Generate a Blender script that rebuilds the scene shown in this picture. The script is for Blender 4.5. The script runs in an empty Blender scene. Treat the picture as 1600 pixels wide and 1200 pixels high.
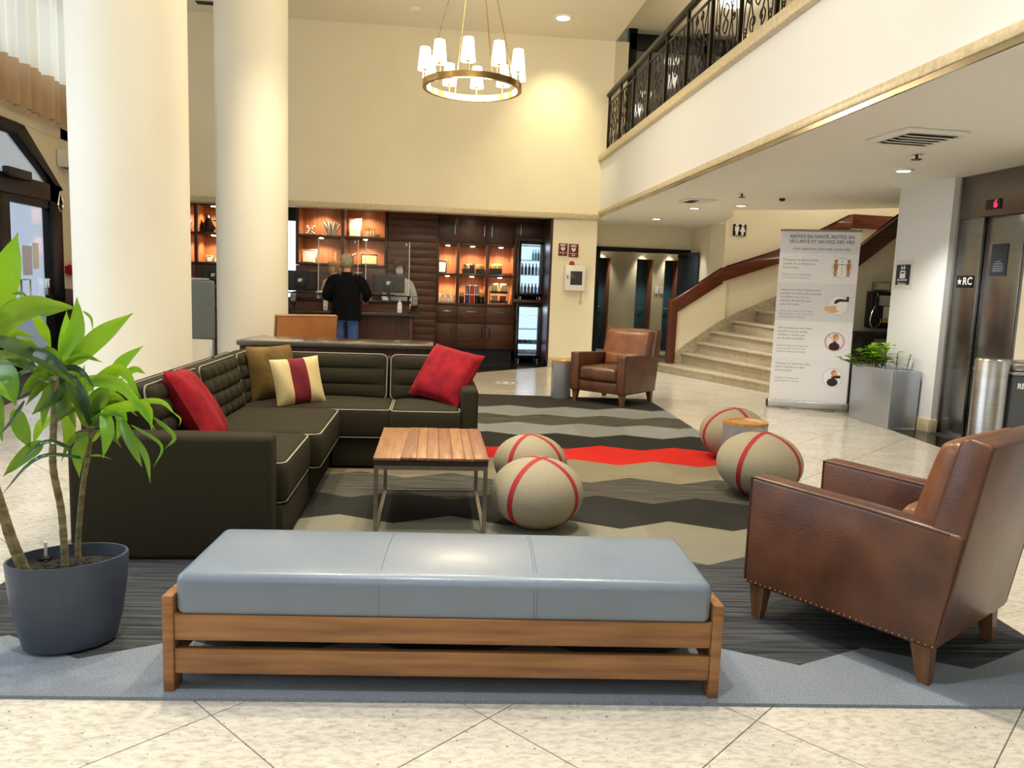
import bpy, bmesh, math, random
from mathutils import Vector as V, Matrix as MX
random.seed(7)
SC = bpy.context.scene
COL = SC.collection
PI = math.pi
# ------------------------------------------------------------------ camera
H, F, PITCH, ROLL, YAW = 1.35, 1200.0, math.radians(7.1), math.radians(2.06), math.radians(5.97)
CM = MX.Rotation(-YAW, 3, 'Z') @ MX.Rotation(PI/2-PITCH, 3, 'X') @ MX.Rotation(ROLL, 3, 'Z')
cam_d = bpy.data.cameras.new('camera')
cam_d.sensor_width = 36; cam_d.lens = 36*F/1600; cam_d.clip_start = .05; cam_d.clip_end = 200
cam = bpy.data.objects.new('camera', cam_d); COL.objects.link(cam)
cam.matrix_world = MX.Translation((0, 0, H)) @ CM.to_4x4()
SC.camera = cam
# ------------------------------------------------------------------ view, world, large lights
SC.view_settings.view_transform = 'Standard'; SC.view_settings.look = 'None'
SC.view_settings.gamma = 1; SC.view_settings.use_curve_mapping = False
SC.view_settings.exposure = 0.42
SC.cycles.use_denoising = True
SC.cycles.max_bounces = 8; SC.cycles.diffuse_bounces = 5; SC.cycles.glossy_bounces = 4
SC.cycles.transparent_max_bounces = 12; SC.cycles.transmission_bounces = 6
SC.cycles.caustics_reflective = False; SC.cycles.caustics_refractive = False
SC.cycles.sample_clamp_indirect = 6
w = bpy.data.worlds.new('world'); SC.world = w; w.use_nodes = True
bg = w.node_tree.nodes['Background']; bg.inputs[0].default_value = (.78, .88, 1, 1); bg.inputs[1].default_value = .85

def lin(c):
    r = []
    for v in c:
        v = v/255
        r.append(v/12.92 if v <= .04045 else ((v+.055)/1.055)**2.4)
    return r
def light(kind, name, loc, energy, color=(1, 1, 1), target=None, **kw):
    d = bpy.data.lights.new(name, kind); d.energy = energy; d.color = color
    for k, v in kw.items(): setattr(d, k, v)
    o = bpy.data.objects.new(name, d); COL.objects.link(o); o.location = loc
    if target is not None:
        o.rotation_euler = (V(target)-V(loc)).to_track_quat('-Z', 'Y').to_euler()
    return o
DAY = (.80, .90, 1.0); WARM = (1.0, .83, .55); NEUT = (1.0, .93, .80)
# daylight entering by the tall windows on the left and the glazed front behind the camera
light('AREA', 'daylight_left', (-5.30, 3.6, 2.4), 135, DAY, (0, 3.6, 1.2), shape='RECTANGLE', size=6.6, size_y=3.8)
light('AREA', 'daylight_front', (-.5, -2.85, 3.6), 40, DAY, (0, 2, .2), shape='RECTANGLE', size=7.6, size_y=1.6)
light('AREA', 'daylight_left_high', (-5.56, 10.6, 4.4), 45, DAY, (0, 10.6, 4.2), shape='RECTANGLE', size=4.0, size_y=1.4)

# ------------------------------------------------------------------ pixel rays (1600 x 1200 photograph) onto known planes
def ray(x, y): return CM @ V(((x-800)/F, -(y-600)/F, -1))
def pz(x, y, z=0):
    d = ray(x, y); return V((0, 0, H)) + d*((z-H)/d.z)
def pY(x, y, Y):
    d = ray(x, y); return V((0, 0, H)) + d*(Y/d.y)
def pX(x, y, X):
    d = ray(x, y); return V((0, 0, H)) + d*(X/d.x)

# ------------------------------------------------------------------ mesh builder
class MB:
    def __init__(s): s.v = []; s.f = []
    def add(s, vs, fs):
        o = len(s.v); s.v += [V(p) for p in vs]; s.f += [[i+o for i in f] for f in fs]; return s
    def box(s, x0, x1, y0, y1, z0, z1):
        vs = [(x, y, z) for z in (z0, z1) for y in (y0, y1) for x in (x0, x1)]
        return s.add(vs, [(0,2,3,1),(4,5,7,6),(0,1,5,4),(2,6,7,3),(0,4,6,2),(1,3,7,5)])
    def cbox(s, c, size, R=None):
        a, b, d = size[0]/2, size[1]/2, size[2]/2
        vs = [V((x, y, z)) for z in (-d, d) for y in (-b, b) for x in (-a, a)]
        vs = [((R @ p) if R else p)+V(c) for p in vs]
        return s.add(vs, [(0,2,3,1),(4,5,7,6),(0,1,5,4),(2,6,7,3),(0,4,6,2),(1,3,7,5)])
    def extr(s, poly, vec):
        n = len(poly); p = [V(q) for q in poly]; vec = V(vec)
        nrm = V((0, 0, 0))
        for i in range(n): nrm += p[i].cross(p[(i+1) % n])
        if nrm.dot(vec) < 0: p = p[::-1]
        vs = p + [q+vec for q in p]
        fs = [list(range(n))[::-1], list(range(n, 2*n))] + [(i, (i+1) % n, n+(i+1) % n, n+i) for i in range(n)]
        return s.add(vs, fs)
    def prism(s, poly, z0, z1): return s.extr([(p[0], p[1], z0) for p in poly], (0, 0, z1-z0))
    def tube(s, path, r, n=8, closed=False, up=None):
        P = [V(p) for p in path]; m = len(P); vs = []; fs = []
        rr = r if isinstance(r, (list, tuple)) else [r]*m
        prev = None
        for i in range(m):
            a = P[i-1] if (i > 0 or closed) else P[i]; b = P[(i+1) % m] if (i < m-1 or closed) else P[i]
            t = (b-a).normalized()
            if prev is None:
                u = V((0, 0, 1)) if abs(t.z) < .9 else V((1, 0, 0))
                u = (u - t*u.dot(t)).normalized()
            else:
                u = prev - t*prev.dot(t)
                u = u.normalized() if u.length > 1e-6 else V((1, 0, 0))
            prev = u; wv = t.cross(u)
            for k in range(n):
                a2 = 2*PI*k/n + (PI/4 if n == 4 else 0)
                vs.append(P[i] + (u*math.cos(a2)+wv*math.sin(a2))*rr[i])
        for i in range(m if closed else m-1):
            for k in range(n):
                j = (i+1) % m
                fs.append((i*n+k, i*n+(k+1) % n, j*n+(k+1) % n, j*n+k))
        if not closed: fs += [list(range(n))[::-1], list(range((m-1)*n, m*n))]
        return s.add(vs, fs)
    def cyl(s, p0, p1, r, n=16): return s.tube([p0, p1], r, n)
    def lathe(s, prof, n=24, c=(0, 0, 0), sx=1, sy=1, capb=True, capt=True):
        vs = []; fs = []; m = len(prof)
        for r, z in prof:
            for k in range(n): vs.append((c[0]+r*sx*math.cos(2*PI*k/n), c[1]+r*sy*math.sin(2*PI*k/n), c[2]+z))
        for i in range(m-1):
            for k in range(n): fs.append((i*n+k, i*n+(k+1) % n, (i+1)*n+(k+1) % n, (i+1)*n+k))
        if capb: fs.append(list(range(n))[::-1])
        if capt: fs.append(list(range((m-1)*n, m*n)))
        return s.add(vs, fs)
    def ball(s, c, rx, ry=None, rz=None, nu=20, nv=12):
        ry = ry or rx; rz = rz or rx
        vs = [(c[0], c[1], c[2]-rz)]; fs = []
        for j in range(1, nv):
            t = -PI/2 + PI*j/nv
            for k in range(nu):
                a = 2*PI*k/nu; vs.append((c[0]+rx*math.cos(t)*math.cos(a), c[1]+ry*math.cos(t)*math.sin(a), c[2]+rz*math.sin(t)))
        vs.append((c[0], c[1], c[2]+rz))
        for k in range(nu): fs.append((0, 1+(k+1) % nu, 1+k))
        for j in range(nv-2):
            for k in range(nu):
                a = 1+j*nu; fs.append((a+k, a+(k+1) % nu, a+nu+(k+1) % nu, a+nu+k))
        a = 1+(nv-2)*nu; t = len(vs)-1
        for k in range(nu): fs.append((a+k, a+(k+1) % nu, t))
        return s.add(vs, fs)
    def rbox(s, w, d, h, r, n=(8, 8, 4), fn=None, c=(0, 0, 0), R=None):
        """rounded box centred on c; fn(p, u, v, t) may move each point (u, v, t in -1..1)"""
        hx, hy, hz = w/2, d/2, h/2
        def ax(k):  # denser near the ends
            m = n[k]; half = (hx, hy, hz)[k]; q = min(.9, r/half)
            a = [-1, -1+q*.3, -1+q*.7]; b = [-1+q+(2-2*q)*i/m for i in range(m+1)]; return a+b+[-x for x in a[::-1]]
        A = [ax(0), ax(1), ax(2)]; idx = {}; vs = []; fs = []
        def pt(u, v, t):
            key = (round(u, 5), round(v, 5), round(t, 5))
            if key in idx: return idx[key]
            p = V((u*hx, v*hy, t*hz)); q = V((max(-hx+r, min(hx-r, p.x)), max(-hy+r, min(hy-r, p.y)), max(-hz+r, min(hz-r, p.z))))
            e = p-q
            if e.length > 1e-9: p = q+e.normalized()*r
            if fn: p = V(fn(p, u, v, t))
            if R: p = R @ p
            vs.append(p+V(c)); idx[key] = len(vs)-1; return idx[key]
        def face(fa, fb, mk, flip):
            for i in range(len(fa)-1):
                for j in range(len(fb)-1):
                    q = [mk(fa[i], fb[j]), mk(fa[i+1], fb[j]), mk(fa[i+1], fb[j+1]), mk(fa[i], fb[j+1])]
                    fs.append(q[::-1] if flip else q)
        for sg in (-1, 1):
            face(A[0], A[1], lambda a, b: pt(a, b, sg), sg < 0)
            face(A[1], A[2], lambda a, b: pt(sg, a, b), sg < 0)
            face(A[0], A[2], lambda a, b: pt(a, sg, b), sg > 0)
        return s.add(vs, fs)

def mesh_of(name, mb, mat, smooth=False, bev=0, seg=2):
    me = bpy.data.meshes.new(name)
    me.from_pydata([tuple(p) for p in mb.v], [], mb.f)
    if bev:
        bm = bmesh.new(); bm.from_mesh(me)
        bmesh.ops.remove_doubles(bm, verts=bm.verts, dist=1e-6)
        es = [e for e in bm.edges if len(e.link_faces) == 2 and e.calc_face_angle(0) > .5]
        bmesh.ops.bevel(bm, geom=es, offset=bev, segments=seg, affect='EDGES', profile=.5, clamp_overlap=True)
        bm.to_mesh(me); bm.free()
    if smooth:
        me.shade_smooth(); me.set_sharp_from_angle(angle=math.radians(42))
    elif bev:
        me.shade_smooth(); me.set_sharp_from_angle(angle=math.radians(50))
    if mat: me.materials.append(mat)
    me.update()
    return me
def off(p):
    t = V((0, 0, 0))
    while p is not None: t += p.location; p = p.parent
    return t
def mk(name, mb, mat, parent=None, smooth=False, bev=0, seg=2, world=False, label=None):
    if world and parent is not None:
        t = off(parent); mb.v = [p-t for p in mb.v]
    o = bpy.data.objects.new(name, mesh_of(name, mb, mat, smooth, bev, seg)); COL.objects.link(o)
    o.parent = parent
    if label: o['label'] = label
    return o
def thing(name, label, cat, loc=(0, 0, 0), rz=0, group=None):
    o = bpy.data.objects.new(name, None); COL.objects.link(o); o.empty_display_size = .1
    o.location = loc; o.rotation_euler = (0, 0, rz); o['label'] = label; o['category'] = cat
    if group: o['group'] = group
    return o
def solo(name, mb, mat, label, cat, group=None, smooth=False, bev=0, seg=2, stuff=False):
    lo = V([min(p[i] for p in mb.v) for i in range(3)]); hi = V([max(p[i] for p in mb.v) for i in range(3)])
    c = V(((lo.x+hi.x)/2, (lo.y+hi.y)/2, lo.z)); mb.v = [p-c for p in mb.v]
    o = mk(name, mb, mat, None, smooth, bev, seg); o.location = c
    o['label'] = label; o['category'] = cat
    if group: o['group'] = group
    if stuff: o['kind'] = 'stuff'
    return o
def struct(name, mb, mat, parent=None, smooth=False, bev=0, label=None, cat=None):
    o = mk(name, mb, mat, parent, smooth, bev)
    if parent is None:
        o['kind'] = 'structure'
        if label: o['label'] = label
        if cat: o['category'] = cat
    return o
def dup(root, loc, rz=None, label=None, group=None):
    r = root.copy(); COL.objects.link(r); r.location = loc
    if rz is not None: r.rotation_euler = (0, 0, rz)
    if label: r['label'] = label
    if group: r['group'] = group
    for ch in list(root.children):
        c = ch.copy(); COL.objects.link(c); c.parent = r
        for g in list(ch.children):
            d = g.copy(); COL.objects.link(d); d.parent = c
    return r
def text(name, body, size, mat, parent, loc, rot, align='CENTER', ext=.0008, bold=0, label=None, shear=0, world=True, spacing=1.0):
    cu = bpy.data.curves.new(name, 'FONT'); cu.body = body; cu.size = size; cu.align_x = align; cu.align_y = 'CENTER'
    cu.extrude = ext; cu.offset = bold; cu.resolution_u = 2; cu.shear = shear; cu.space_line = spacing
    t = bpy.data.objects.new(name, cu); COL.objects.link(t)
    dg = bpy.context.evaluated_depsgraph_get()
    me = bpy.data.meshes.new_from_object(t.evaluated_get(dg)); bpy.data.objects.remove(t)
    me.materials.clear(); me.materials.append(mat)
    base = off(parent) if (world and parent is not None) else V((0, 0, 0))
    me.transform(MX.Translation(V(loc)-base) @ rot.to_4x4())
    o = bpy.data.objects.new(name, me); COL.objects.link(o); o.parent = parent
    if label: o['label'] = label
    return o
def face_rot(nx, ny):
    """text upright on a vertical face with outward normal (nx, ny)"""
    n = V((nx, ny, 0)).normalized(); r = V((-n.y, n.x, 0))
    return MX((r, V((0, 0, 1)), n)).transposed()
# ------------------------------------------------------------------ materials
def M(name, rgb, rough=.6, metal=0, var=0, scale=8, stretch=(1, 1, 1), bump=0, bscale=None, spec=.5, emit=None, estr=1, rgb2=None, coat=0, detail=4):
    m = bpy.data.materials.new(name); m.use_nodes = True; nt = m.node_tree; b = nt.nodes['Principled BSDF']
    c = lin(rgb); b.inputs['Base Color'].default_value = (*c, 1); b.inputs['Roughness'].default_value = rough
    b.inputs['Metallic'].default_value = metal; b.inputs['Specular IOR Level'].default_value = spec
    b.inputs['Coat Weight'].default_value = coat; b.inputs['Coat Roughness'].default_value = .15
    if emit:
        b.inputs['Emission Color'].default_value = (*lin(emit), 1); b.inputs['Emission Strength'].default_value = estr
    if var or bump or rgb2:
        tc = nt.nodes.new('ShaderNodeTexCoord'); mp = nt.nodes.new('ShaderNodeMapping'); mp.inputs['Scale'].default_value = stretch
        nt.links.new(tc.outputs['Object'], mp.inputs[0])
        no = nt.nodes.new('ShaderNodeTexNoise'); no.inputs['Scale'].default_value = scale; no.inputs['Detail'].default_value = detail
        nt.links.new(mp.outputs[0], no.inputs[0])
        if var or rgb2:
            mr = nt.nodes.new('ShaderNodeMapRange'); mr.inputs[1].default_value = .32; mr.inputs[2].default_value = .68
            nt.links.new(no.outputs[0], mr.inputs[0])
            mx = nt.nodes.new('ShaderNodeMix'); mx.data_type = 'RGBA'
            lo = lin(rgb2) if rgb2 else [x*(1-var) for x in c]
            hi = c if rgb2 else [min(1, x*(1+var*.7)) for x in c]
            mx.inputs[6].default_value = (*lo, 1); mx.inputs[7].default_value = (*hi, 1)
            nt.links.new(mr.outputs[0], mx.inputs[0]); nt.links.new(mx.outputs[2], b.inputs['Base Color'])
        if bump:
            n2 = no
            if bscale:
                n2 = nt.nodes.new('ShaderNodeTexNoise'); n2.inputs['Scale'].default_value = bscale; n2.inputs['Detail'].default_value = 3
                nt.links.new(mp.outputs[0], n2.inputs[0])
            bp = nt.nodes.new('ShaderNodeBump'); bp.inputs['Strength'].default_value = bump; bp.inputs['Distance'].default_value = .01
            nt.links.new(n2.outputs[0], bp.inputs['Height']); nt.links.new(bp.outputs[0], b.inputs['Normal'])
    return m
def emis(name, rgb, s):
    m = bpy.data.materials.new(name); m.use_nodes = True; nt = m.node_tree; nt.nodes.remove(nt.nodes['Principled BSDF'])
    e = nt.nodes.new('ShaderNodeEmission'); e.inputs[0].default_value = (*lin(rgb), 1); e.inputs[1].default_value = s
    nt.links.new(e.outputs[0], nt.nodes['Material Output'].inputs[0]); return m
def glassmat(name, tint=(255, 255, 255), refl=.12, rough=.02, milk=0, k=.6):
    m = bpy.data.materials.new(name); m.use_nodes = True; nt = m.node_tree; nt.nodes.remove(nt.nodes['Principled BSDF'])
    t = nt.nodes.new('ShaderNodeBsdfTransparent'); t.inputs[0].default_value = (*lin(tint), 1)
    g = nt.nodes.new('ShaderNodeBsdfGlossy'); g.inputs['Roughness'].default_value = rough
    lw = nt.nodes.new('ShaderNodeLayerWeight'); lw.inputs[0].default_value = .25
    ad = nt.nodes.new('ShaderNodeMath'); ad.operation = 'MULTIPLY_ADD'; ad.inputs[1].default_value = k; ad.inputs[2].default_value = refl
    nt.links.new(lw.outputs['Fresnel'], ad.inputs[0])
    mx = nt.nodes.new('ShaderNodeMixShader'); nt.links.new(ad.outputs[0], mx.inputs[0]); nt.links.new(t.outputs[0], mx.inputs[1]); nt.links.new(g.outputs[0], mx.inputs[2])
    out = mx
    if milk:
        d = nt.nodes.new('ShaderNodeBsdfDiffuse'); m2 = nt.nodes.new('ShaderNodeMixShader'); m2.inputs[0].default_value = milk
        nt.links.new(mx.outputs[0], m2.inputs[1]); nt.links.new(d.outputs[0], m2.inputs[2]); out = m2
    nt.links.new(out.outputs[0], nt.nodes['Material Output'].inputs[0]); return m
def sheer(name, rgb, k, trl=.6):
    m = bpy.data.materials.new(name); m.use_nodes = True; nt = m.node_tree; nt.nodes.remove(nt.nodes['Principled BSDF'])
    t = nt.nodes.new('ShaderNodeBsdfTransparent'); d = nt.nodes.new('ShaderNodeBsdfDiffuse'); d.inputs[0].default_value = (*lin(rgb), 1)
    tr = nt.nodes.new('ShaderNodeBsdfTranslucent'); tr.inputs[0].default_value = (*lin(rgb), 1)
    a = nt.nodes.new('ShaderNodeMixShader'); a.inputs[0].default_value = trl; nt.links.new(d.outputs[0], a.inputs[1]); nt.links.new(tr.outputs[0], a.inputs[2])
    b = nt.nodes.new('ShaderNodeMixShader'); b.inputs[0].default_value = k; nt.links.new(t.outputs[0], b.inputs[1]); nt.links.new(a.outputs[0], b.inputs[2])
    nt.links.new(b.outputs[0], nt.nodes['Material Output'].inputs[0]); return m
def granite(name, base, dark, vein, rough=.16, sc=1.0):
    m = bpy.data.materials.new(name); m.use_nodes = True; nt = m.node_tree; b = nt.nodes['Principled BSDF']
    b.inputs['Roughness'].default_value = rough
    tc = nt.nodes.new('ShaderNodeNewGeometry')
    mp = nt.nodes.new('ShaderNodeMapping'); mp.inputs['Rotation'].default_value = (0, 0, .9); mp.inputs['Scale'].default_value = (sc, sc*2.4, sc)
    nt.links.new(tc.outputs['Position'], mp.inputs[0])
    n1 = nt.nodes.new('ShaderNodeTexNoise'); n1.inputs['Scale'].default_value = 22; n1.inputs['Detail'].default_value = 6; n1.inputs['Roughness'].default_value = .7
    n2 = nt.nodes.new('ShaderNodeTexNoise'); n2.inputs['Scale'].default_value = 75; n2.inputs['Detail'].default_value = 3
    n3 = nt.nodes.new('ShaderNodeTexNoise'); n3.inputs['Scale'].default_value = 2.5; n3.inputs['Detail'].default_value = 3
    for n in (n1, n3): nt.links.new(mp.outputs[0], n.inputs[0])
    nt.links.new(tc.outputs['Position'], n2.inputs[0])
    r1 = nt.nodes.new('ShaderNodeValToRGB'); r1.color_ramp.elements[0].position = .36; r1.color_ramp.elements[0].color = (*lin(vein), 1)
    r1.color_ramp.elements[1].position = .56; r1.color_ramp.elements[1].color = (*lin(base), 1); nt.links.new(n1.outputs[0], r1.inputs[0])
    r2 = nt.nodes.new('ShaderNodeMapRange'); r2.inputs[1].default_value = .27; r2.inputs[2].default_value = .34; nt.links.new(n2.outputs[0], r2.inputs[0])
    mx = nt.nodes.new('ShaderNodeMix'); mx.data_type = 'RGBA'; mx.inputs[6].default_value = (*lin(dark), 1)
    nt.links.new(r2.outputs[0], mx.inputs[0]); nt.links.new(r1.outputs[0], mx.inputs[7])
    mu = nt.nodes.new('ShaderNodeMix'); mu.data_type = 'RGBA'; mu.blend_type = 'MULTIPLY'; mu.inputs[0].default_value = 1
    r3 = nt.nodes.new('ShaderNodeMapRange'); r3.inputs[1].default_value = .3; r3.inputs[2].default_value = .7; r3.inputs[3].default_value = .86; r3.inputs[4].default_value = 1
    nt.links.new(n3.outputs[0], r3.inputs[0]); nt.links.new(mx.outputs[2], mu.inputs[6]); nt.links.new(r3.outputs[0], mu.inputs[7])
    nt.links.new(mu.outputs[2], b.inputs['Base Color']); return m
def carpet(name, rgb, stripe=0, rgb2=None):
    m = bpy.data.materials.new(name); m.use_nodes = True; nt = m.node_tree; b = nt.nodes['Principled BSDF']
    b.inputs['Roughness'].default_value = .95; b.inputs['Specular IOR Level'].default_value = .08
    g = nt.nodes.new('ShaderNodeNewGeometry'); mp = nt.nodes.new('ShaderNodeMapping'); mp.inputs['Rotation'].default_value = (0, 0, .055)
    nt.links.new(g.outputs['Position'], mp.inputs[0])
    st = nt.nodes.new('ShaderNodeVectorMath'); st.operation = 'MULTIPLY'; st.inputs[1].default_value = (2.2, 70, 1) if stripe else (1, 1, 1)
    nt.links.new(mp.outputs[0], st.inputs[0])
    n = nt.nodes.new('ShaderNodeTexNoise'); n.inputs['Scale'].default_value = 1 if stripe else 160; n.inputs['Detail'].default_value = 2
    nt.links.new(st.outputs[0], n.inputs[0])
    c = lin(rgb); c2 = lin(rgb2) if rgb2 else [x*(.45 if stripe else .7) for x in c]
    mr = nt.nodes.new('ShaderNodeMapRange'); mr.inputs[1].default_value = .35; mr.inputs[2].default_value = .62; nt.links.new(n.outputs[0], mr.inputs[0])
    mx = nt.nodes.new('ShaderNodeMix'); mx.data_type = 'RGBA'; mx.inputs[6].default_value = (*c2, 1); mx.inputs[7].default_value = (*c, 1)
    nt.links.new(mr.outputs[0], mx.inputs[0])
    # carpet tiles of slightly uneven dye
    ch = nt.nodes.new('ShaderNodeTexWhiteNoise'); ch.noise_dimensions = '2D'
    sn = nt.nodes.new('ShaderNodeVectorMath'); sn.operation = 'SNAP'; sn.inputs[1].default_value = (.5, .5, 50)
    nt.links.new(mp.outputs[0], sn.inputs[0]); nt.links.new(sn.outputs[0], ch.inputs['Vector'])
    r3 = nt.nodes.new('ShaderNodeMapRange'); r3.inputs[3].default_value = .9; r3.inputs[4].default_value = 1.06; nt.links.new(ch.outputs[0], r3.inputs[0])
    mu = nt.nodes.new('ShaderNodeMix'); mu.data_type = 'RGBA'; mu.blend_type = 'MULTIPLY'; mu.inputs[0].default_value = 1
    nt.links.new(mx.outputs[2], mu.inputs[6]); nt.links.new(r3.outputs[0], mu.inputs[7]); nt.links.new(mu.outputs[2], b.inputs['Base Color'])
    fz = nt.nodes.new('ShaderNodeTexNoise'); fz.inputs['Scale'].default_value = 260; nt.links.new(g.outputs['Position'], fz.inputs[0])
    bp = nt.nodes.new('ShaderNodeBump'); bp.inputs['Strength'].default_value = .5; bp.inputs['Distance'].default_value = .006
    nt.links.new(fz.outputs[0], bp.inputs['Height']); nt.links.new(bp.outputs[0], b.inputs['Normal'])
    return m
def wood(name, rgb, rgb2, rough=.4, axis=0, sc=3, coat=0):
    st = [14, 14, 14]; st[axis] = 1
    return M(name, rgb, rough, rgb2=rgb2, scale=sc, stretch=st, bump=.06, coat=coat, detail=6)
WALL = M('cream_paint', (238, 229, 205), .85, var=.02, scale=2)
WALLW = M('white_paint', (230, 231, 233), .85)
CEIL = M('ceiling_paint', (238, 232, 216), .9)
MEZC = M('mezzanine_ceiling_paint', (214, 206, 186), .9)
COLM = M('column_plaster', (240, 236, 222), .6, var=.02, scale=1.5)
STONE = M('beige_trim_stone', (205, 190, 158), .35, var=.18, scale=30)
TILE = granite('pale_granite', (216, 210, 197), (88, 82, 72), (184, 177, 162))
GROUT = M('grout', (150, 145, 132), .8)
STEPG = granite('step_granite', (196, 184, 160), (92, 84, 70), (160, 148, 126), .3)
BLKF = M('black_granite', (28, 27, 28), .12, var=.3, scale=60)
DWOOD = wood('dark_cabinet_wood', (78, 44, 28), (52, 28, 18), .38, 2)
DWOODH = wood('dark_plank_wood', (98, 54, 30), (58, 30, 18), .42, 0)
LWOOD = wood('lit_shelf_wood', (188, 124, 80), (156, 94, 56), .45, 2)
RAILW = wood('mahogany_rail', (104, 46, 24), (70, 28, 14), .3, 0)
TEAK = wood('teak_wood', (160, 112, 66), (122, 80, 44), .38, 0)
BLACKM = M('black_metal', (18, 17, 17), .35, .6)
IRON = M('wrought_iron', (40, 34, 28), .35, .7, var=.3, scale=20)
BLACKP = M('black_plastic', (20, 20, 22), .4)
STEEL = M('brushed_steel', (178, 176, 172), .3, 1, var=.1, scale=2, stretch=(1, 1, 40), bump=0)
ESTEEL = M('elevator_steel', (150, 150, 152), .24, 1, var=.12, scale=3, stretch=(1, 1, 30))
SILVER = M('silver_lacquer', (176, 182, 192), .32, .6)
CHROME = M('chrome', (225, 225, 222), .12, 1)
BRASS = M('brass', (190, 160, 100), .25, 1)
WHITE = M('white_plastic', (238, 236, 230), .4)
PAPER = M('paper', (246, 244, 238), .8)
GLASS = glassmat('clear_glass')
PLEXI = glassmat('acrylic_sheet', refl=.0, milk=.03, k=.15)
FAB = M('sofa_fabric', (49, 45, 32), .92, var=.16, scale=220, bump=.35, bscale=400, spec=.15)
PIPE = M('sofa_piping', (150, 145, 126), .8)
LEA = M('brown_leather', (108, 66, 44), .36, rgb2=(70, 40, 28), scale=5, bump=.12, bscale=120, coat=.15)
LEAT = M('tan_leather', (142, 90, 54), .34, rgb2=(112, 66, 40), scale=5, bump=.12, bscale=120, coat=.15)
LEAD = M('brown_leather_welt', (70, 38, 24), .45)
LEG = wood('chair_leg_wood', (120, 82, 52), (92, 60, 36), .4, 2)
GREYL = M('grey_leather', (116, 128, 142), .32, var=.06, scale=4, bump=.08, bscale=140, coat=.1)
REDV = M('red_velvet', (156, 26, 38), .85, rgb2=(114, 13, 25), scale=9, bump=.2, bscale=60, spec=.2)
OLIVE = M('olive_velvet', (120, 98, 54), .85, rgb2=(96, 76, 40), scale=8, bump=.2, bscale=60, spec=.2)
BEIGEF = M('beige_linen', (202, 182, 132), .9, var=.08, scale=200, bump=.2, bscale=300)
MAROON = M('maroon_cloth', (106, 16, 26), .9, var=.1, scale=200)
FELT = M('beige_wool_felt', (158, 149, 126), .95, var=.12, scale=180, bump=.5, bscale=240, spec=.1)
REDT = M('red_strap', (150, 24, 34), .8)
POTM = M('slate_blue_pot', (62, 70, 84), .42, var=.06, scale=40)
SOIL = M('potting_soil', (30, 24, 18), .95, var=.5, scale=60, bump=1)
def leafmat(name, a, b_):
    m = M(name, a, .38, rgb2=b_, scale=6, spec=.5)
    b = m.node_tree.nodes['Principled BSDF']
    b.inputs['Transmission Weight'].default_value = 0
    nt = m.node_tree; tr = nt.nodes.new('ShaderNodeBsdfTranslucent'); tr.inputs[0].default_value = (*lin((170, 215, 40)), 1)
    mx = nt.nodes.new('ShaderNodeMixShader'); mx.inputs[0].default_value = .28
    nt.links.new(b.outputs[0], mx.inputs[1]); nt.links.new(tr.outputs[0], mx.inputs[2]); nt.links.new(mx.outputs[0], nt.nodes['Material Output'].inputs[0])
    return m
LEAF_B = leafmat('bright_leaf', (128, 182, 34), (92, 150, 28))
LEAF_M = leafmat('mid_leaf', (74, 126, 36), (46, 92, 28))
LEAF_D = leafmat('dark_leaf', (30, 62, 28), (18, 40, 22))
LEAF_G = M('glossy_leaf', (60, 92, 62), .18, rgb2=(40, 66, 46), scale=8)
STEM = M('plant_stem', (132, 122, 84), .8, rgb2=(88, 78, 52), scale=60, stretch=(.2, .2, 1), bump=.4)
TEAL = M('teal_paint', (52, 88, 100), .5)
NAVY = M('dark_blue_door_paint', (36, 50, 62), .45)
CORR = M('corridor_paint', (206, 196, 166), .85)
BROWND = wood('brown_door_wood', (150, 96, 70), (120, 72, 50), .5, 2)
REDP = M('red_plastic', (176, 22, 34), .4)
SIGNB = M('navy_sign', (26, 34, 58), .45)
SIGNK = M('black_sign', (14, 14, 16), .35)
SIGNR = M('maroon_sign', (104, 30, 24), .45)
INKW = M('white_ink', (240, 240, 240), .6)
INKG = M('grey_ink', (128, 130, 138), .7)
INKD = M('dark_ink', (70, 72, 80), .7)
GREYP = M('grey_upholstered_panel', (98, 104, 104), .8, var=.06, scale=90)
LAMP_ON = emis('lamp_glow', (255, 244, 220), 9)
PUCK = emis('puck_glow', (255, 236, 196), 22)
SHADE = emis('chandelier_shade_glow', (255, 240, 205), 4.5)
COOLW = emis('cooler_glow', (225, 240, 255), 2.2)
REDLED = emis('red_led', (255, 30, 60), 4)
DOORL = emis('lit_doorway', (236, 242, 255), 1.3)
# ------------------------------------------------------------------ the room
LX = -5.4                       # plane of the left wall
def frame_line(x): return 2.364-.0566*x
# floor: slab with every granite tile a piece of its own
floor = struct('floor', MB().box(-7, 10, -3, 19, -.1, -.006), GROUT)
TS, TA, T0 = .6095, math.radians(41.7), V((-.66, 2.32))
ta, tb = V((math.cos(TA), math.sin(TA))), V((-math.sin(TA), math.cos(TA)))
hs = TS/2-.0022
tile_mesh = mesh_of('tile', MB().box(-hs, hs, -hs, hs, -.006, 0), TILE)
cand = []
for i in range(-25, 30):
    for j in range(-25, 30):
        p = T0+ta*(i+.5)*TS+tb*(j+.5)*TS
        if not (LX+.1 < p.x < 9 and -2.6 < p.y < 14.7): continue
        ang = math.degrees(math.atan2(p.x, max(p.y, .01)))-5.97
        seen = p.y > 1.3 and abs(ang) < 37+18/max(p.y, .5)
        under = (-1.5 < p.x < 2.2 and frame_line(p.x)+.5 < p.y < 9.0)
        cand.append((0 if (seen and not under) else 1, p.length, p))
cand.sort(key=lambda t: (t[0], t[1]))
rest = MB()
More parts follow.
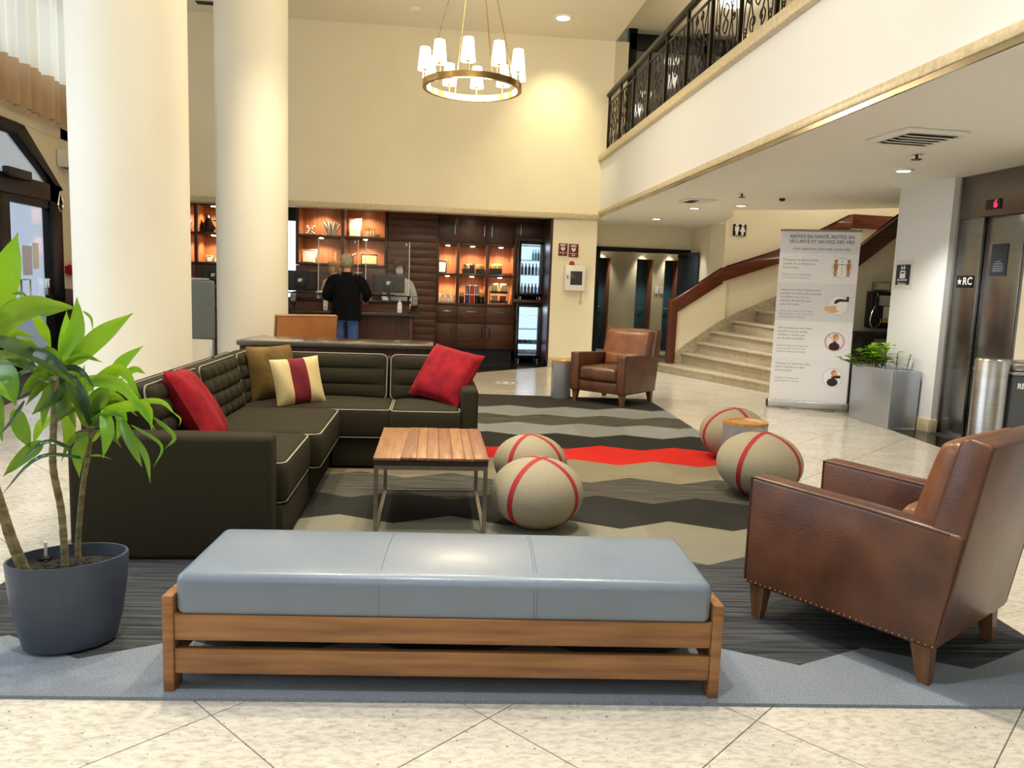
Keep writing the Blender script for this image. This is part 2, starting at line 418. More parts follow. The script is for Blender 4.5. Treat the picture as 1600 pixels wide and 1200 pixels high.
for k, (sn, d, p) in enumerate(cand):
    if sn == 0 and k < 290:
        o = bpy.data.objects.new('tile', tile_mesh); COL.objects.link(o); o.parent = floor
        o.location = (p.x, p.y, 0); o.rotation_euler = (0, 0, TA)
    else:
        q = [p+ta*sx*hs+tb*sy*hs for sx, sy in ((-1, -1), (1, -1), (1, 1), (-1, 1))]
        rest.prism([(a.x, a.y) for a in q], -.006, 0)
r_ = mk('tile_field', rest, TILE, floor); r_['kind'] = 'stuff'
# dark granite borders let into the floor
mk('dark_border', MB().prism([(.1, 11.6), (2.04, 13.36), (2.04, 14.8), (-.05, 14.8)], -.005, .003), BLKF, floor, label='black polished floor in front of the snack cabinets')
mk('dark_border', MB().prism([(4.86, 7.62), (4.78, 6.5), (4.72, 4.2), (5.4, 4.2), (5.4, 7.62)], -.005, .003), BLKF, floor, label='black polished floor strip at the elevator')
solo('floor_mat', MB().prism([(LX+.05, 8.6), (-4.25, 7.9), (-4.55, 9.9), (-4.3, 12.4), (LX+.05, 12.4)], 0, .012), M('mat_fibre', (44, 46, 50), .95, var=.2, scale=150), 'dark entrance mat on the floor inside the black glass door', 'mat')

# carpet with zigzag bands
def cl(y): return -1.83+.043*(y-3.1)
def cr(y): return 2.43+.043*(y-2.55)
CB = M('carpet_charcoal', (1, 1, 1))
c_char = carpet('carpet_charcoal', (62, 60, 56)); c_lite = carpet('carpet_light_grey', (140, 142, 140)); c_blk = carpet('carpet_near_black', (48, 48, 45))
c_str = carpet('carpet_striped_taupe', (92, 89, 80), 1, (54, 53, 50)); c_red = carpet('carpet_red', (196, 44, 38)); c_bei = carpet('carpet_beige', (138, 129, 106))
c_gre = carpet('carpet_greige', (134, 131, 114)); c_str2 = carpet('carpet_striped_charcoal', (80, 82, 84), 1, (42, 44, 47)); c_blue = carpet('carpet_blue_grey', (138, 146, 156))
levels = [(8.6, 1), (8.03, 2), (7.5, 3), (6.95, 4), (6.4, 5), (5.83, 6), (5.27, 7), (4.75, 8), (4.22, 9), (3.66, 10), (2.62, 12)]
bmats = [c_char, c_lite, c_str, c_lite, c_blk, c_red, c_bei, c_str, c_blk, c_gre, c_str2, c_blue]
bname = ['charcoal band at the far end of the carpet', 'light grey band', 'striped taupe band', 'light grey band', 'near black band', 'bright red band', 'beige band', 'striped taupe band', 'near black band', 'greige band', 'striped charcoal band', 'pale blue grey band along the front edge']
def zig(c, k):
    x0 = 1.09+.028*(c-4.2)+(.322 if k % 2 == 0 else 0)
    pts = []
    for n in range(-7, 4):
        for h, s in ((0, -1), (.322, 1)):
            x = x0+n*.645+h
            pts.append((x, c-.055*(x-1.5)+s*.082+random.uniform(-.012, .012)))
    xl, xr = cl(c), cr(c); res = []
    for a, b in zip(pts, pts[1:]):
        for xe in (xl, xr):
            if a[0] < xe < b[0]: res.append((xe, a[1]+(b[1]-a[1])*(xe-a[0])/(b[0]-a[0])))
        if xl < b[0] < xr: res.append(b)
    return sorted(res)
back = [(cl(9.9), 9.9-.02), (cr(9.46), 9.45)]
back[0] = (cl(9.75), 9.45+.0737*(cr(9.46)-cl(9.75)))
front = [(cl(2.44), frame_line(cl(2.44))), (cr(2.25), frame_line(cr(2.25)))]
lines = [back]+[zig(c, k) for c, k in levels]+[front]
carpet_t = thing('carpet', 'large patterned carpet with zigzag grey, beige, black and red bands under the lounge furniture', 'carpet', (.3, 5.8, 0))
for k in range(len(lines)-1):
    mk('carpet_band', MB().prism(lines[k+1]+lines[k][::-1], 0, .012), bmats[k], carpet_t, world=True, label=bname[k])
CZ = .012

# shell
struct('ceiling', MB().box(LX-.2, 2.95, -3.2, 13.5, 5.55, 5.75), CEIL, label='high cream ceiling of the lobby')
wb = MB().box(LX-.2, 2.95, 13.36, 13.62, 2.58, 5.55); wb.box(2.02, 2.79, 13.36, 14.9, 0, 2.58)
wall_b = struct('wall_back', wb, WALL, label='tall cream back wall over the reception')
tr1 = struct('trim_1', MB().box(LX, 2.83, 13.27, 13.4, 2.57, 2.665), STONE, bev=.01)
# left wall: openings for windows near the camera, for the high curtained window and for the doorway
wl = MB()
wl.box(LX-.2, LX, -3.2, .2, 0, 5.55); wl.box(LX-.2, LX, .2, 7.0, 0, .45); wl.box(LX-.2, LX, .2, 7.0, 4.3, 5.55)
wl.box(LX-.2, LX, 7.0, 8.2, 0, 5.55); wl.box(LX-.2, LX, 8.2, 13.0, 3.25, 3.8); wl.box(LX-.2, LX, 8.2, 13.6, 5.4, 5.55)
wl.box(LX-.2, LX, 12.0, 15.2, 0, 3.4); wl.box(LX-.2, LX, 13.0, 13.6, 3.4, 5.4)
struct('wall_left', wl, WALL)
for n, (y0, y1, z0, z1) in enumerate([(.2, 2.45, .45, 4.3), (2.45, 4.7, .45, 4.3), (4.7, 7.0, .45, 4.3)]):
    wn = struct('window_%d' % (n+1), MB().box(LX-.12, LX-.02, y0, y0+.06, z0, z1).box(LX-.12, LX-.02, y1-.06, y1, z0, z1).box(LX-.12, LX-.02, y0, y1, z0, z0+.06).box(LX-.12, LX-.02, y0, y1, z1-.06, z1), BLACKM)
    mk('pane', MB().box(LX-.08, LX-.07, y0+.06, y1-.06, z0+.06, z1-.06), GLASS, wn)
wn = struct('window_4', MB().box(LX-.12, LX-.02, 8.2, 8.27, 3.8, 5.4).box(LX-.12, LX-.02, 12.93, 13.0, 3.8, 5.4).box(LX-.12, LX-.02, 10.5, 10.57, 3.8, 5.4), BLACKM)
mk('pane', MB().box(LX-.08, LX-.07, 8.27, 12.93, 3.8, 5.4), GLASS, wn)
wf = MB(); wf.box(LX-.2, 9.2, -3.2, -3.0, 0, 2.6); wf.box(LX-.2, 9.2, -3.2, -3.0, 4.5, 5.9); wf.box(LX-.2, -4.6, -3.2, -3.0, 2.6, 4.5); wf.box(3.6, 9.2, -3.2, -3.0, 2.6, 4.5)
struct('wall_front', wf, WALL)
wn = struct('window_5', MB().box(-4.6, -4.5, -3.15, -3.05, 2.6, 4.5).box(-1.9, -1.8, -3.15, -3.05, 2.6, 4.5).box(.9, 1.0, -3.15, -3.05, 2.6, 4.5).box(3.5, 3.6, -3.15, -3.05, 2.6, 4.5), BLACKM)
mk('pane', MB().box(-4.5, 3.5, -3.11, -3.1, 2.6, 4.5), GLASS, wn)
# mezzanine
fas = struct('wall_mezzanine', MB().box(2.81, 2.97, -3.2, 13.36, 2.64, 3.56), WALLW, label='white mezzanine front band below the balcony')
struct('trim_2', MB().box(2.785, 2.98, -3.2, 13.4, 2.655, 2.725), STONE, bev=.008)
struct('trim_7', MB().box(2.795, 2.812, -3.2, 13.4, 2.618, 2.656), M('bronze_strip', (150, 138, 112), .25, .7, var=.5, scale=1.2, stretch=(1, 1, 1)))
struct('trim_3', MB().box(2.74, 3.1, -3.2, 13.36, 3.555, 3.67), STONE, bev=.015)
struct('ceiling_lower', MB().prism([(2.812, -3.2), (9.2, -3.2), (9.2, 9.4), (7.2, 9.7), (6.22, 10.1), (5.42, 10.75), (4.39, 11.24), (4.75, 12.2), (5.0, 13.2), (4.95, 14.85), (2.812, 14.85)], 2.62, 2.64), M('low_ceiling_paint', (242, 242, 236), .9), label='low ceiling under the mezzanine')
struct('floor_mezzanine', MB().prism([(2.97, -3.2), (9.2, -3.2), (9.2, 9.4), (7.2, 9.7), (6.22, 10.1), (5.42, 10.75), (4.39, 11.24), (4.75, 12.2), (5.0, 13.36), (2.97, 13.36)], 2.78, 3.6), WALL)
struct('ceiling_mezzanine', MB().box(2.95, 9.2, -3.2, 14.0, 5.78, 5.9), MEZC)
wr = MB().box(9.0, 9.2, -3.2, 19, 0, 5.9); struct('wall_right', wr, WALL)
# mezzanine end wall with a dark framed glass partition
struct('wall_mezzanine_end', MB().box(2.95, 3.2, 13.36, 13.55, 3.6, 5.55).box(2.95, 9.2, 13.9, 14.0, 3.6, 5.8), CORR)
pt = thing('glass_partition', 'dark framed glass partition at the far end of the balcony', 'partition', (4.6, 13.42, 3.6))
for x in (3.25, 4.55, 5.9, 7.2): mk('frame_post', MB().box(x-.07, x+.07, 13.36, 13.5, 3.6, 5.78), BLACKM, pt, world=True, bev=.004)
mk('frame_beam', MB().box(3.2, 7.3, 13.36, 13.5, 5.44, 5.7), BLACKM, pt, world=True, bev=.004)
for a, b in ((3.32, 4.48), (4.62, 5.83), (5.97, 7.13)): mk('pane', MB().box(a, b, 13.42, 13.43, 3.6, 5.44), glassmat('partition_glass', (170, 170, 168), .06, .05, .1, .25), pt, world=True)
struct('wall_mezzanine_side', MB().box(6.4, 6.5, 1, 12.2, 3.6, 5.8), M('mezzanine_wall_paint', (168, 160, 140), .9))
ar = MB(); pts = [(-.75, 0)]+[(-.75*math.cos(t*PI/16), 1.25+.6*math.sin(t*PI/16)) for t in range(17)]+[(.75, 0)]
ar.tube([(6.36, 9.2+p[0], 3.6+p[1]) for p in pts], .1, 4)
an = struct('window_6', ar, BLACKM)
mk('pane', MB().extr([(6.385, 9.2+p[0], 3.6+p[1]) for p in pts], (.01, 0, 0)), M('dark_glass', (40, 46, 52), .1), an)
for i, y in enumerate((11.9, 9.4, 6.6)):
    o = solo('ceiling_light', MB().lathe([(.13, 0), (.15, .02), (.15, .06)], 20, (4.4+.2*i, y, 5.72)), LAMP_ON, ['round lit lamp on the balcony ceiling, farthest one', 'round lit lamp on the balcony ceiling, middle one', 'round lit lamp on the balcony ceiling, nearest one'][i], 'light', 'balcony ceiling lamps')
# columns
for n, (x, y) in enumerate(((-2.59, 7.0), (-2.45, 10.8))):
    mb = MB().lathe([(.46, 0), (.46, 5.55)], 64, (x, y, 0))
    struct('column_%d' % (n+1), mb, COLM, smooth=True, label=['thick white round column behind the sofa', 'white round column standing farther back by the reception'][n], cat='column')
    struct('baseboard_column_%d' % (n+1), MB().lathe([(.485, 0), (.485, .11), (.46, .12)], 48, (x, y, 0)), STONE, smooth=True)
# reception recess
rc = MB().box(LX, 2.02, 14.95, 15.1, 0, 2.9); struct('wall_reception', rc, DWOOD)
struct('ceiling_reception', MB().box(LX, 2.02, 13.62, 15.0, 2.84, 2.95), CEIL)
struct('wall_recess_side', MB().box(1.98, 2.02, 13.4, 14.95, .1, 2.84), DWOOD)
struct('baseboard_pillar', MB().box(2.03, 2.8, 13.33, 13.36, 0, .17), STONE, bev=.006)
# corridor
cw = MB().box(2.79, 3.14, 14.8, 14.95, 0, 2.62).box(3.14, 5.0, 14.8, 14.95, 2.2, 2.62)
struct('wall_corridor_front', cw, WALL)
cf = MB().box(3.05, 3.16, 14.74, 14.97, 0, 2.2).box(3.05, 5.0, 14.74, 14.97, 2.13, 2.21)
struct('door_1', cf, BLACKM, label='black door frame of the corridor')
cb = MB()
rec = [(3.72, 4.0), (4.62, 5.0), (5.28, 5.62)]
xs = [2.4]+[v for ab in rec for v in ab]+[7.4]
for i in range(0, len(xs), 2): cb.box(xs[i], xs[i+1], 17.5, 18.0, 0, 2.6)
for a, b in rec: cb.box(a, b, 17.5, 18.0, 2.12, 2.6)
struct('wall_corridor', cb, CORR, label='beige corridor wall seen through the open doors')
struct('wall_corridor_end', MB().box(2.3, 2.42, 14.95, 18, 0, 2.6).box(7.3, 7.4, 14.95, 18, 0, 2.6), CORR)
struct('ceiling_corridor', MB().box(2.3, 7.4, 14.95, 18, 2.42, 2.5), CEIL)
struct('baseboard_corridor', MB().box(4.0, 4.62, 17.47, 17.5, 0, .12).box(5.0, 5.28, 17.47, 17.5, 0, .12), STONE)
for i, (a, b) in enumerate(rec):
    t = struct('door_%d' % (i+2), MB().box(a, b, 17.9, 17.95, 0, 2.12), TEAL, bev=.004, label=['teal corridor door, leftmost', 'teal corridor door in the middle', 'teal corridor door, rightmost'][i])
    mk('jamb', MB().box(b-.03, b-.002, 17.5, 17.9, 0, 2.12), BROWND, t)
    mk('handle', MB().tube([(b-.12, 17.88, 1.0), (b-.12, 17.84, 1.0), (b-.22, 17.84, 1.0)], .012, 6), CHROME, t)
    mk('lamp', MB().lathe([(.05, 0), (.05, .02)], 16, ((a+b)/2-.05, 17.36, 2.4)), LAMP_ON, t)
    light('SPOT', 'corridor_spot', ((a+b)/2-.08, 17.34, 2.38), 46, NEUT, ((a+b)/2-.02, 17.7, 0), spot_size=1.1, spot_blend=.8, shadow_soft_size=.05)
for i, x in enumerate((4.98-.6, 5.14)):
    solo('switch_plate', MB().box(5.08+i*.12, 5.15+i*.12, 17.485, 17.5, 1.35, 1.5), WHITE, ['small white plate right of the middle corridor door', 'small white plate left of the right corridor door'][i], 'plate')
lf = thing('door_leaf', 'dark blue door leaf standing open at the corridor, beside the staircase', 'door', (4.72, 14.72, 0), math.radians(-74))
mk('panel', MB().box(0, .60, -.025, .025, .01, 2.14), NAVY, lf, bev=.004)
mk('handle', MB().tube([(.50, -.03, .95), (.50, -.075, .95), (.50, -.075, 1.25), (.50, -.03, 1.25)], .012, 6), CHROME, lf)
mk('closer', MB().box(.05, .3, -.07, -.026, 2.04, 2.1), BLACKP, lf)
struct('wall_stair_pier', MB().prism([(4.95, 14.95), (4.95, 13.7), (5.04, 13.22), (5.1, 13.25), (5.1, 14.95)], 0, 2.62), WALL)
struct('wall_stair', MB().box(5.06, 9.2, 13.26, 13.4, 0, 5.8), WALL, label='cream wall over the staircase')
# elevator side
struct('wall_elevator', MB().box(5.2, 5.6, 7.46, 8.38, 0, 2.62).box(5.36, 5.6, 3.0, 7.46, 0, 2.62), WALLW)
struct('baseboard_elevator', MB().box(5.185, 5.2, 7.445, 8.38, 0, .14).box(5.185, 5.29, 7.44, 7.46, 0, .14), STONE, bev=.003)
pe = pY(1584, 557, 5.9)
struct('wall_right_pier', MB().box(pe.x, pe.x+1.5, 5.6, 5.9, 0, 2.62), WALL)
ev = thing('elevator', 'brushed steel elevator front with closed doors and red floor display', 'elevator', (5.28, 6.6, 0))
mk('jamb_panel', MB().box(5.28, 5.4, 7.09, 7.46, 0, 2.2), ESTEEL, ev, world=True, bev=.004)
mk('jamb_edge', MB().box(5.262, 5.30, 7.44, 7.475, 0, 2.62), STEEL, ev, world=True, bev=.003)
mk('door', MB().box(5.31, 5.35, 6.585, 7.075, .01, 2.2), ESTEEL, ev, world=True, bev=.004)
mk('door', MB().box(5.31, 5.35, 6.08, 6.575, .01, 2.2), ESTEEL, ev, world=True, bev=.004)
mk('jamb_panel', MB().box(5.28, 5.4, 5.7, 6.07, 0, 2.2), ESTEEL, ev, world=True, bev=.004)
mk('header', MB().box(5.275, 5.4, 5.7, 7.46, 2.2, 2.62), M('header_steel', (128, 122, 116), .3, .9), ev, world=True, bev=.004)
mk('sill', MB().box(5.2, 5.36, 5.7, 7.44, .003, .012), STEEL, ev, world=True)
d6 = pX(1551, 320, 5.27)
dp = mk('display', MB().box(5.262, 5.28, d6.y-.11, d6.y+.085, d6.z-.045, d6.z+.05), BLACKP, ev, world=True, bev=.003)
text('digit', '6', .105, REDLED, dp, (5.2612, d6.y-.05, d6.z+.002), face_rot(-1, 0), bold=.002)
rcx = pX(1507, 440, 5.27)
rp = mk('sign_plate', MB().box(5.268, 5.282, rcx.y-.12, rcx.y+.12, rcx.z-.06, rcx.z+.06), SIGNK, ev, world=True, bev=.002)
text('lettering', 'RC', .105, INKW, rp, (5.267, rcx.y-.045, rcx.z), face_rot(-1, 0), bold=.001)
st = MB(); q = []
for k in range(10):
    a = PI/2+k*PI/5; rr = .036 if k % 2 == 0 else .015; q.append((5.2672, rcx.y+.07-rr*math.cos(a), rcx.z+rr*math.sin(a)))
mk('star', st.extr(q, (-.0008, 0, 0)), INKW, rp, world=True)
np_ = pX(1560, 406, 5.30)
nt_ = mk('notice', MB().box(5.302, 5.312, np_.y-.105, np_.y+.105, np_.z-.15, np_.z+.15), M('slate_sign', (44, 56, 66), .5), ev, world=True, bev=.002)
for k, wd in enumerate((.06, .12, .13, .15, .13)):
    mk('text_line', MB().box(5.3008, 5.3022, np_.y-wd/2, np_.y+wd/2, np_.z-.02-k*.022, np_.z-.009-k*.022), INKG, nt_, world=True)
# ------------------------------------------------------------------ staircase
stair = struct('staircase', MB().prism([(4.3, 13.2), (4.9, 10.6), (5.2, 10.4), (7.5, 10.4), (7.5, 13.2)], 0, .1), STEPG, label='pale granite staircase that winds up to the right', cat='staircase')
fx = [3.95, 4.34, 4.62, 4.88, 5.25, 5.68, 6.15, 6.6, 7.1, 7.6]; ris = .187
near = [(4.80, 10.35), (4.86, 10.42), (4.93, 10.48), (5.0, 10.5), (5.06, 10.52), (5.14, 10.52), (5.22, 10.5), (5.32, 10.46), (5.45, 10.42), (5.6, 10.4)]
for k in range(9):
    z = .135+k*.196
    f0, f1, n0, n1 = (fx[k], 13.2), (fx[k+1]+.05, 13.2), near[k], near[k+1]
    mk('riser', MB().prism([(f0[0]+.03, f0[1]), (n0[0]+.03, n0[1]), (n1[0]+.25, n1[1]), (f1[0]+.1, f1[1])], max(0, z-.21), z-.035), STEPG, stair, bev=.003)
    if k == 0:
        tp = [(f0[0]+.22, 13.32), (f0[0]+.06, 13.3), (f0[0]-.03, 13.2), (f0[0]-.03, 13.0), (n0[0]-.02, n0[1]), (n1[0]+.22, n1[1]), (f1[0]+.08, 13.2)]
        mk('riser', MB().prism([(p[0]+.025, p[1]) for p in tp], 0, z-.035), STEPG, stair, bev=.004)
    else: tp = [(f0[0]-.01, 13.2), (n0[0]-.01, n0[1]), (n1[0]+.22, n1[1]), (f1[0]+.08, 13.2)]
    mk('tread', MB().prism(tp, z-.035, z), STEPG, stair, bev=.006)
def rail(name, path, w, h, label=None):
    pass
def board(path, th, hh):
    """wide board standing on edge along a path (lower edge given by the path top minus hh)"""
    mb = MB()
    for a, b in zip(path, path[1:]):
        a = V(a); b = V(b); d = V((b.x-a.x, b.y-a.y, 0)).normalized(); n = V((-d.y, d.x, 0))*th/2
        sl = (b.z-a.z)/max(1e-6, V((b.x-a.x, b.y-a.y)).length); hz = hh*math.sqrt(1+sl*sl)
        vs = []
        for p in (a, b):
            for sgn in (-1, 1):
                vs += [p+n*sgn, p+n*sgn-V((0, 0, hz))]
        mb.add(vs, [(0, 4, 5, 1), (2, 3, 7, 6), (0, 2, 6, 4), (1, 5, 7, 3), (0, 1, 3, 2), (4, 6, 7, 5)])
    return mb
YW = 13.19
nt0 = pY(1052, 468, YW); kk = pY(1129, 419, YW); r2 = pY(1217, 391, YW); r3 = pY(1293, 354, YW); r4 = pY(1330, 336, YW); r5 = pY(1392, 340, YW)
hr = thing('handrail', 'wide mahogany handrail with newel post along the far side of the staircase', 'handrail', (nt0.x, YW, .13))
mk('rail', board([nt0, kk, r2, r3, r4, r5, r5+V((1.2, 0, .02))], .13, .22), RAILW, hr, world=True, bev=.012)
mk('newel', MB().box(nt0.x-.07, nt0.x+.07, YW-.07, YW+.07, .135, nt0.z), RAILW, hr, world=True, bev=.012)
hw = MB().extr([(nt0.x+.05, YW, 0), (kk.x+.1, YW, 0), (kk.x+.1, YW, kk.z-.12), (kk.x, YW, kk.z-.15), (nt0.x+.05, YW, nt0.z-.12)], (0, .08, 0))
struct('wall_stair_low', hw, WALL, label='low cream wall under the handrail')
sk = []
for k in range(9): sk.append((fx[k]+.1, 13.155, .135+k*.196+.16))
bs = MB(); bs.extr([(nt0.x+.06, 13.165, .1)]+[(nt0.x+.06, 13.165, .30)]+sk[1:]+[(7.3, 13.165, .1)], (0, .03, 0))
struct('baseboard_stair', bs, STEPG, label='stone skirting that climbs beside the steps')
# near side: cream wall with sloping rail above the telephone
a = pY(1325, 398, 9.62); b = pY(1404, 337, 9.62); c = b+V((1.6, 0, 1.25))
hr2 = thing('handrail', 'mahogany handrail sloping up over the wall telephone', 'handrail', (a.x, 9.62, a.z))
a0 = a-(b-a)*.9
mk('rail', board([a0, a, b, c], .12, .2), RAILW, hr2, world=True, bev=.012)
struct('wall_phone', MB().extr([(a0.x, 9.64, 0), (c.x, 9.64, 0), (c.x, 9.64, c.z-.15), (a0.x, 9.64, a0.z-.15)], (0, .1, 0)), WALL, label='cream wall behind the telephone')
# ------------------------------------------------------------------ balcony railing
br = thing('balcony_railing', 'black wrought iron balcony railing with scroll panels along the mezzanine edge', 'railing', (2.88, 6, 3.67))
RX, zt, zb = 2.88, 4.66, 3.67
y0, sp = 13.28, .82
mk('handrail', MB().tube([(RX, 13.34, zt), (RX, 1.5, zt)], .045, 8), IRON, br, world=True, smooth=True)
posts = [y0-sp*i for i in range(15)]
pm = None
for y in posts:
    o = mk('post', MB().box(RX-.018, RX+.018, y-.018, y+.018, zb, zt-.02), IRON, br, world=True)
mk('top_rail', MB().box(RX-.01, RX+.01, posts[-1], y0, zt-.17, zt-.145), IRON, br, world=True)
mk('bottom_rail', MB().box(RX-.01, RX+.01, posts[-1], y0, zb+.06, zb+.085), IRON, br, world=True)
mk('end_scroll', MB().tube([(RX, 13.34+.03*t*math.sin(t*1.3), zb+.07+.03*t*math.cos(t*1.3)) for t in [i*.25 for i in range(16)]], .008, 5), IRON, br, world=True)
def spiral(cy, cz, r, a0, turns, sgn, n=18):
    return [(0, cy+r*(1-.8*t/n)*math.cos(a0+sgn*turns*2*PI*t/n), cz+r*(1-.8*t/n)*math.sin(a0+sgn*turns*2*PI*t/n)) for t in range(n+1)]
pan = MB(); hh = .76
for s in (-1, 1):
    for fr, amp, ph in ((.36, .025, 0), (.26, .04, 1.4)):
        pan.tube([(0, s*(fr*sp*1.0+amp*math.sin(ph+t/12*2*PI)), t/12*hh) for t in range(13)], .0065, 5)
    # S scroll: spiral, sweep, spiral
    up = spiral(s*.075, .66, .062, PI/2 if s > 0 else PI/2, 1.15, -s)
    dn = spiral(s*.10, .13, .085, -PI/2, 1.2, s)
    mid = [(0, s*(.14*math.sin(PI*t/12)+.02), .13-.085+(.66+.062-.045)*t/12) for t in range(0, 13)]
    pan.tube(dn[::-1]+mid[2:-2]+up, .007, 5)
    pan.tube(spiral(s*.22, .36, .05, 0, 1.1, s), .008, 5)
    pan.tube(spiral(s*.285, .08, .045, PI/2, 1.1, s), .008, 5)
pan.tube([(0, .07*math.sin(t*PI/6), .25+t/12*.3) for t in range(13)], .008, 5)
pan.tube([(0, -.07*math.sin(t*PI/6), .25+t/12*.3) for t in range(13)], .008, 5)
pme = mesh_of('scroll_panel', pan, IRON, smooth=True)
for y in posts[:-1]:
    o = bpy.data.objects.new('scroll_panel', pme); COL.objects.link(o); o.parent = br
    o.location = V((RX, y-sp/2, zb+.075))-V((2.88, 6, 3.67))
# ------------------------------------------------------------------ chandelier
cc = pY(738, 136, 9.3); R = .575
ch = thing('chandelier', 'round brass ring chandelier with ten glowing white shades hanging from the ceiling', 'chandelier', (cc.x, cc.y, cc.z))
n = 64; rg = MB().lathe([(R-.045, -.035), (R, -.035), (R, .035), (R-.045, .035), (R-.045, -.035)], n, capb=False, capt=False)
mk('ring', rg, BRASS, ch, smooth=True)
shm = mesh_of('shade', MB().lathe([(.062, .0), (.083, .0), (.058, .245), (.045, .25)], 20, capb=False), SHADE, smooth=True)
stm = mesh_of('candle_stem', MB().lathe([(.03, .0), (.012, .012), (.012, .09), (.024, .1), (.024, .12)], 10), BRASS, smooth=True)
crm = mesh_of('ring_reflection', MB().box(-.022, .022, -.006, .006, -.03, .03), SHADE)  # candle reflections on the inner ring, painted as glowing tabs
for k in range(10):
    th = math.radians(-90-8+36*k); p = V((R*.97*math.cos(th), R*.97*math.sin(th), 0))
    s = bpy.data.objects.new('candle_stem', stm); COL.objects.link(s); s.parent = ch; s.location = p+V((0, 0, .035))
    o = bpy.data.objects.new('shade', shm); COL.objects.link(o); o.parent = ch; o.location = p+V((0, 0, .13))
for k in range(20):
    th = 2*PI*k/20
    o = bpy.data.objects.new('ring_reflection', crm); COL.objects.link(o); o.parent = ch; o.location = ((R-.055)*math.cos(th), (R-.055)*math.sin(th), 0); o.rotation_euler = (0, 0, th+PI/2)
tz = 5.55-cc.z
for k in range(4):
    th = math.radians(20+90*k)
    mk('cable', MB().cyl((R*.97*math.cos(th), R*.97*math.sin(th), .03), (.05*math.cos(th), .05*math.sin(th), tz-.03), .0055, 6), BRASS, ch)
mk('canopy', MB().lathe([(.02, tz-.09), (.1, tz-.03), (.11, tz)], 20), BRASS, ch, smooth=True)
light('POINT', 'chandelier_light', (cc.x, cc.y, cc.z+.05), 105, WARM, shadow_soft_size=.3)
c2 = dup(ch, (.05, 4.7, cc.z), 0, 'added unseen brass ring chandelier over the lounge, above the coffee table')  # unseen second chandelier, added to warm the columns and sofa
light('POINT', 'chandelier_light', (.05, 4.7, cc.z+.05), 135, (1, .83, .56), shadow_soft_size=.3)  # point light of the added, unseen chandelier
# ------------------------------------------------------------------ ceiling fittings
def downlight(x, y, z, label, r=.085, power=20, col=WARM, aim=None, size=1.9, trim=WHITE, grp=None, blend=.7):
    t = thing('ceiling_downlight', label, 'light', (x, y, z-.02), 0, grp)
    mk('trim_ring', MB().lathe([(r*.75, .002), (r*1.05, -.002), (r*1.1, .02), (r*.75, .02), (r*.75, .002)], 24, capb=False, capt=False), trim, t, smooth=True)
    mk('lamp', MB().lathe([(r*.74, .006), (r*.74, .012)], 24), LAMP_ON, t)
    light('SPOT', 'downlight', (x, y, z-.05), power, col, aim or (x, y, 0), spot_size=size, spot_blend=blend, shadow_soft_size=.08)
LZ = 2.62
for (px, py), lb, pw in (((1412, 265), 'round downlight in the low ceiling near the elevator', 110), ((1085, 324), 'round downlight in the low ceiling, nearest the balcony corner', 90),
                  ((1158, 320), 'round downlight above the foot of the staircase', 90), ((1026, 341), 'round downlight in front of the corridor doors', 80)):
    p = pz(px, py, LZ); downlight(p.x, p.y, LZ, lb, power=pw, col=(1, .95, .86))
for p, lb in (((4.6, 3.4), 'added unseen downlight in the low ceiling over the recycling bin'), ((4.4, .6), 'added unseen downlight in the low ceiling farthest from the staircase')): downlight(p[0], p[1], LZ, lb, power=130, col=(1, .96, .88))  # two unseen downlights added to brighten the space under the mezzanine
light('SPOT', 'pier_spot', (4.45, 13.9, 2.55), 26, NEUT, (5.0, 14.15, 1.2), spot_size=.9, spot_blend=.9, shadow_soft_size=.05)
p = pz(880, 27, 5.55)
downlight(p.x, p.y, 5.55, 'bright round downlight in the high ceiling right of the chandelier', r=.14, power=130, col=(1, .88, .5), aim=(2.0, 13.3, 3.4), size=1.5, blend=1)
for i, q in enumerate(((-1.0, 9.2), (.4, 6.6), (-1.2, 4.2), (1.2, 3.2), (-.4, 1.2), (-1.55, 7.6))):  # unseen downlights added for overhead light; the cool one stands in for daylight
    downlight(q[0], q[1], 5.55, 'added round downlight in the high lobby ceiling above the '+['second column', 'ball stools', 'sofa', 'near armchair', 'camera end of the bench', 'console table'][i], r=.12, power=(200, 330, 360, 400, 330, 120)[i], col=((1, .86, .62), (1, .91, .76), (1, .91, .76), (1, .92, .8), (.84, .92, 1), (1, .8, .5))[i], size=(1.9, 1.5, 1.3, 1.3, 1.3, 2.2)[i], grp='added downlights of the high ceiling')
p = pz(648, 13, 5.55)
solo('smoke_detector', MB().lathe([(.05, -.05), (.075, -.035), (.08, 0)], 20, (p.x, p.y, 5.55)), CEIL, 'small round smoke detector on the high ceiling left of the chandelier', 'detector', smooth=True)
p = pz(333, 5, 5.55)
solo('ceiling_slot', MB().box(p.x-.25, p.x+.25, p.y-.06, p.y-.02, 5.535, 5.549).box(p.x-.25, p.x+.25, p.y+.02, p.y+.06, 5.535, 5.549), BLACKP, 'dark air slot in the high ceiling between the columns', 'vent')
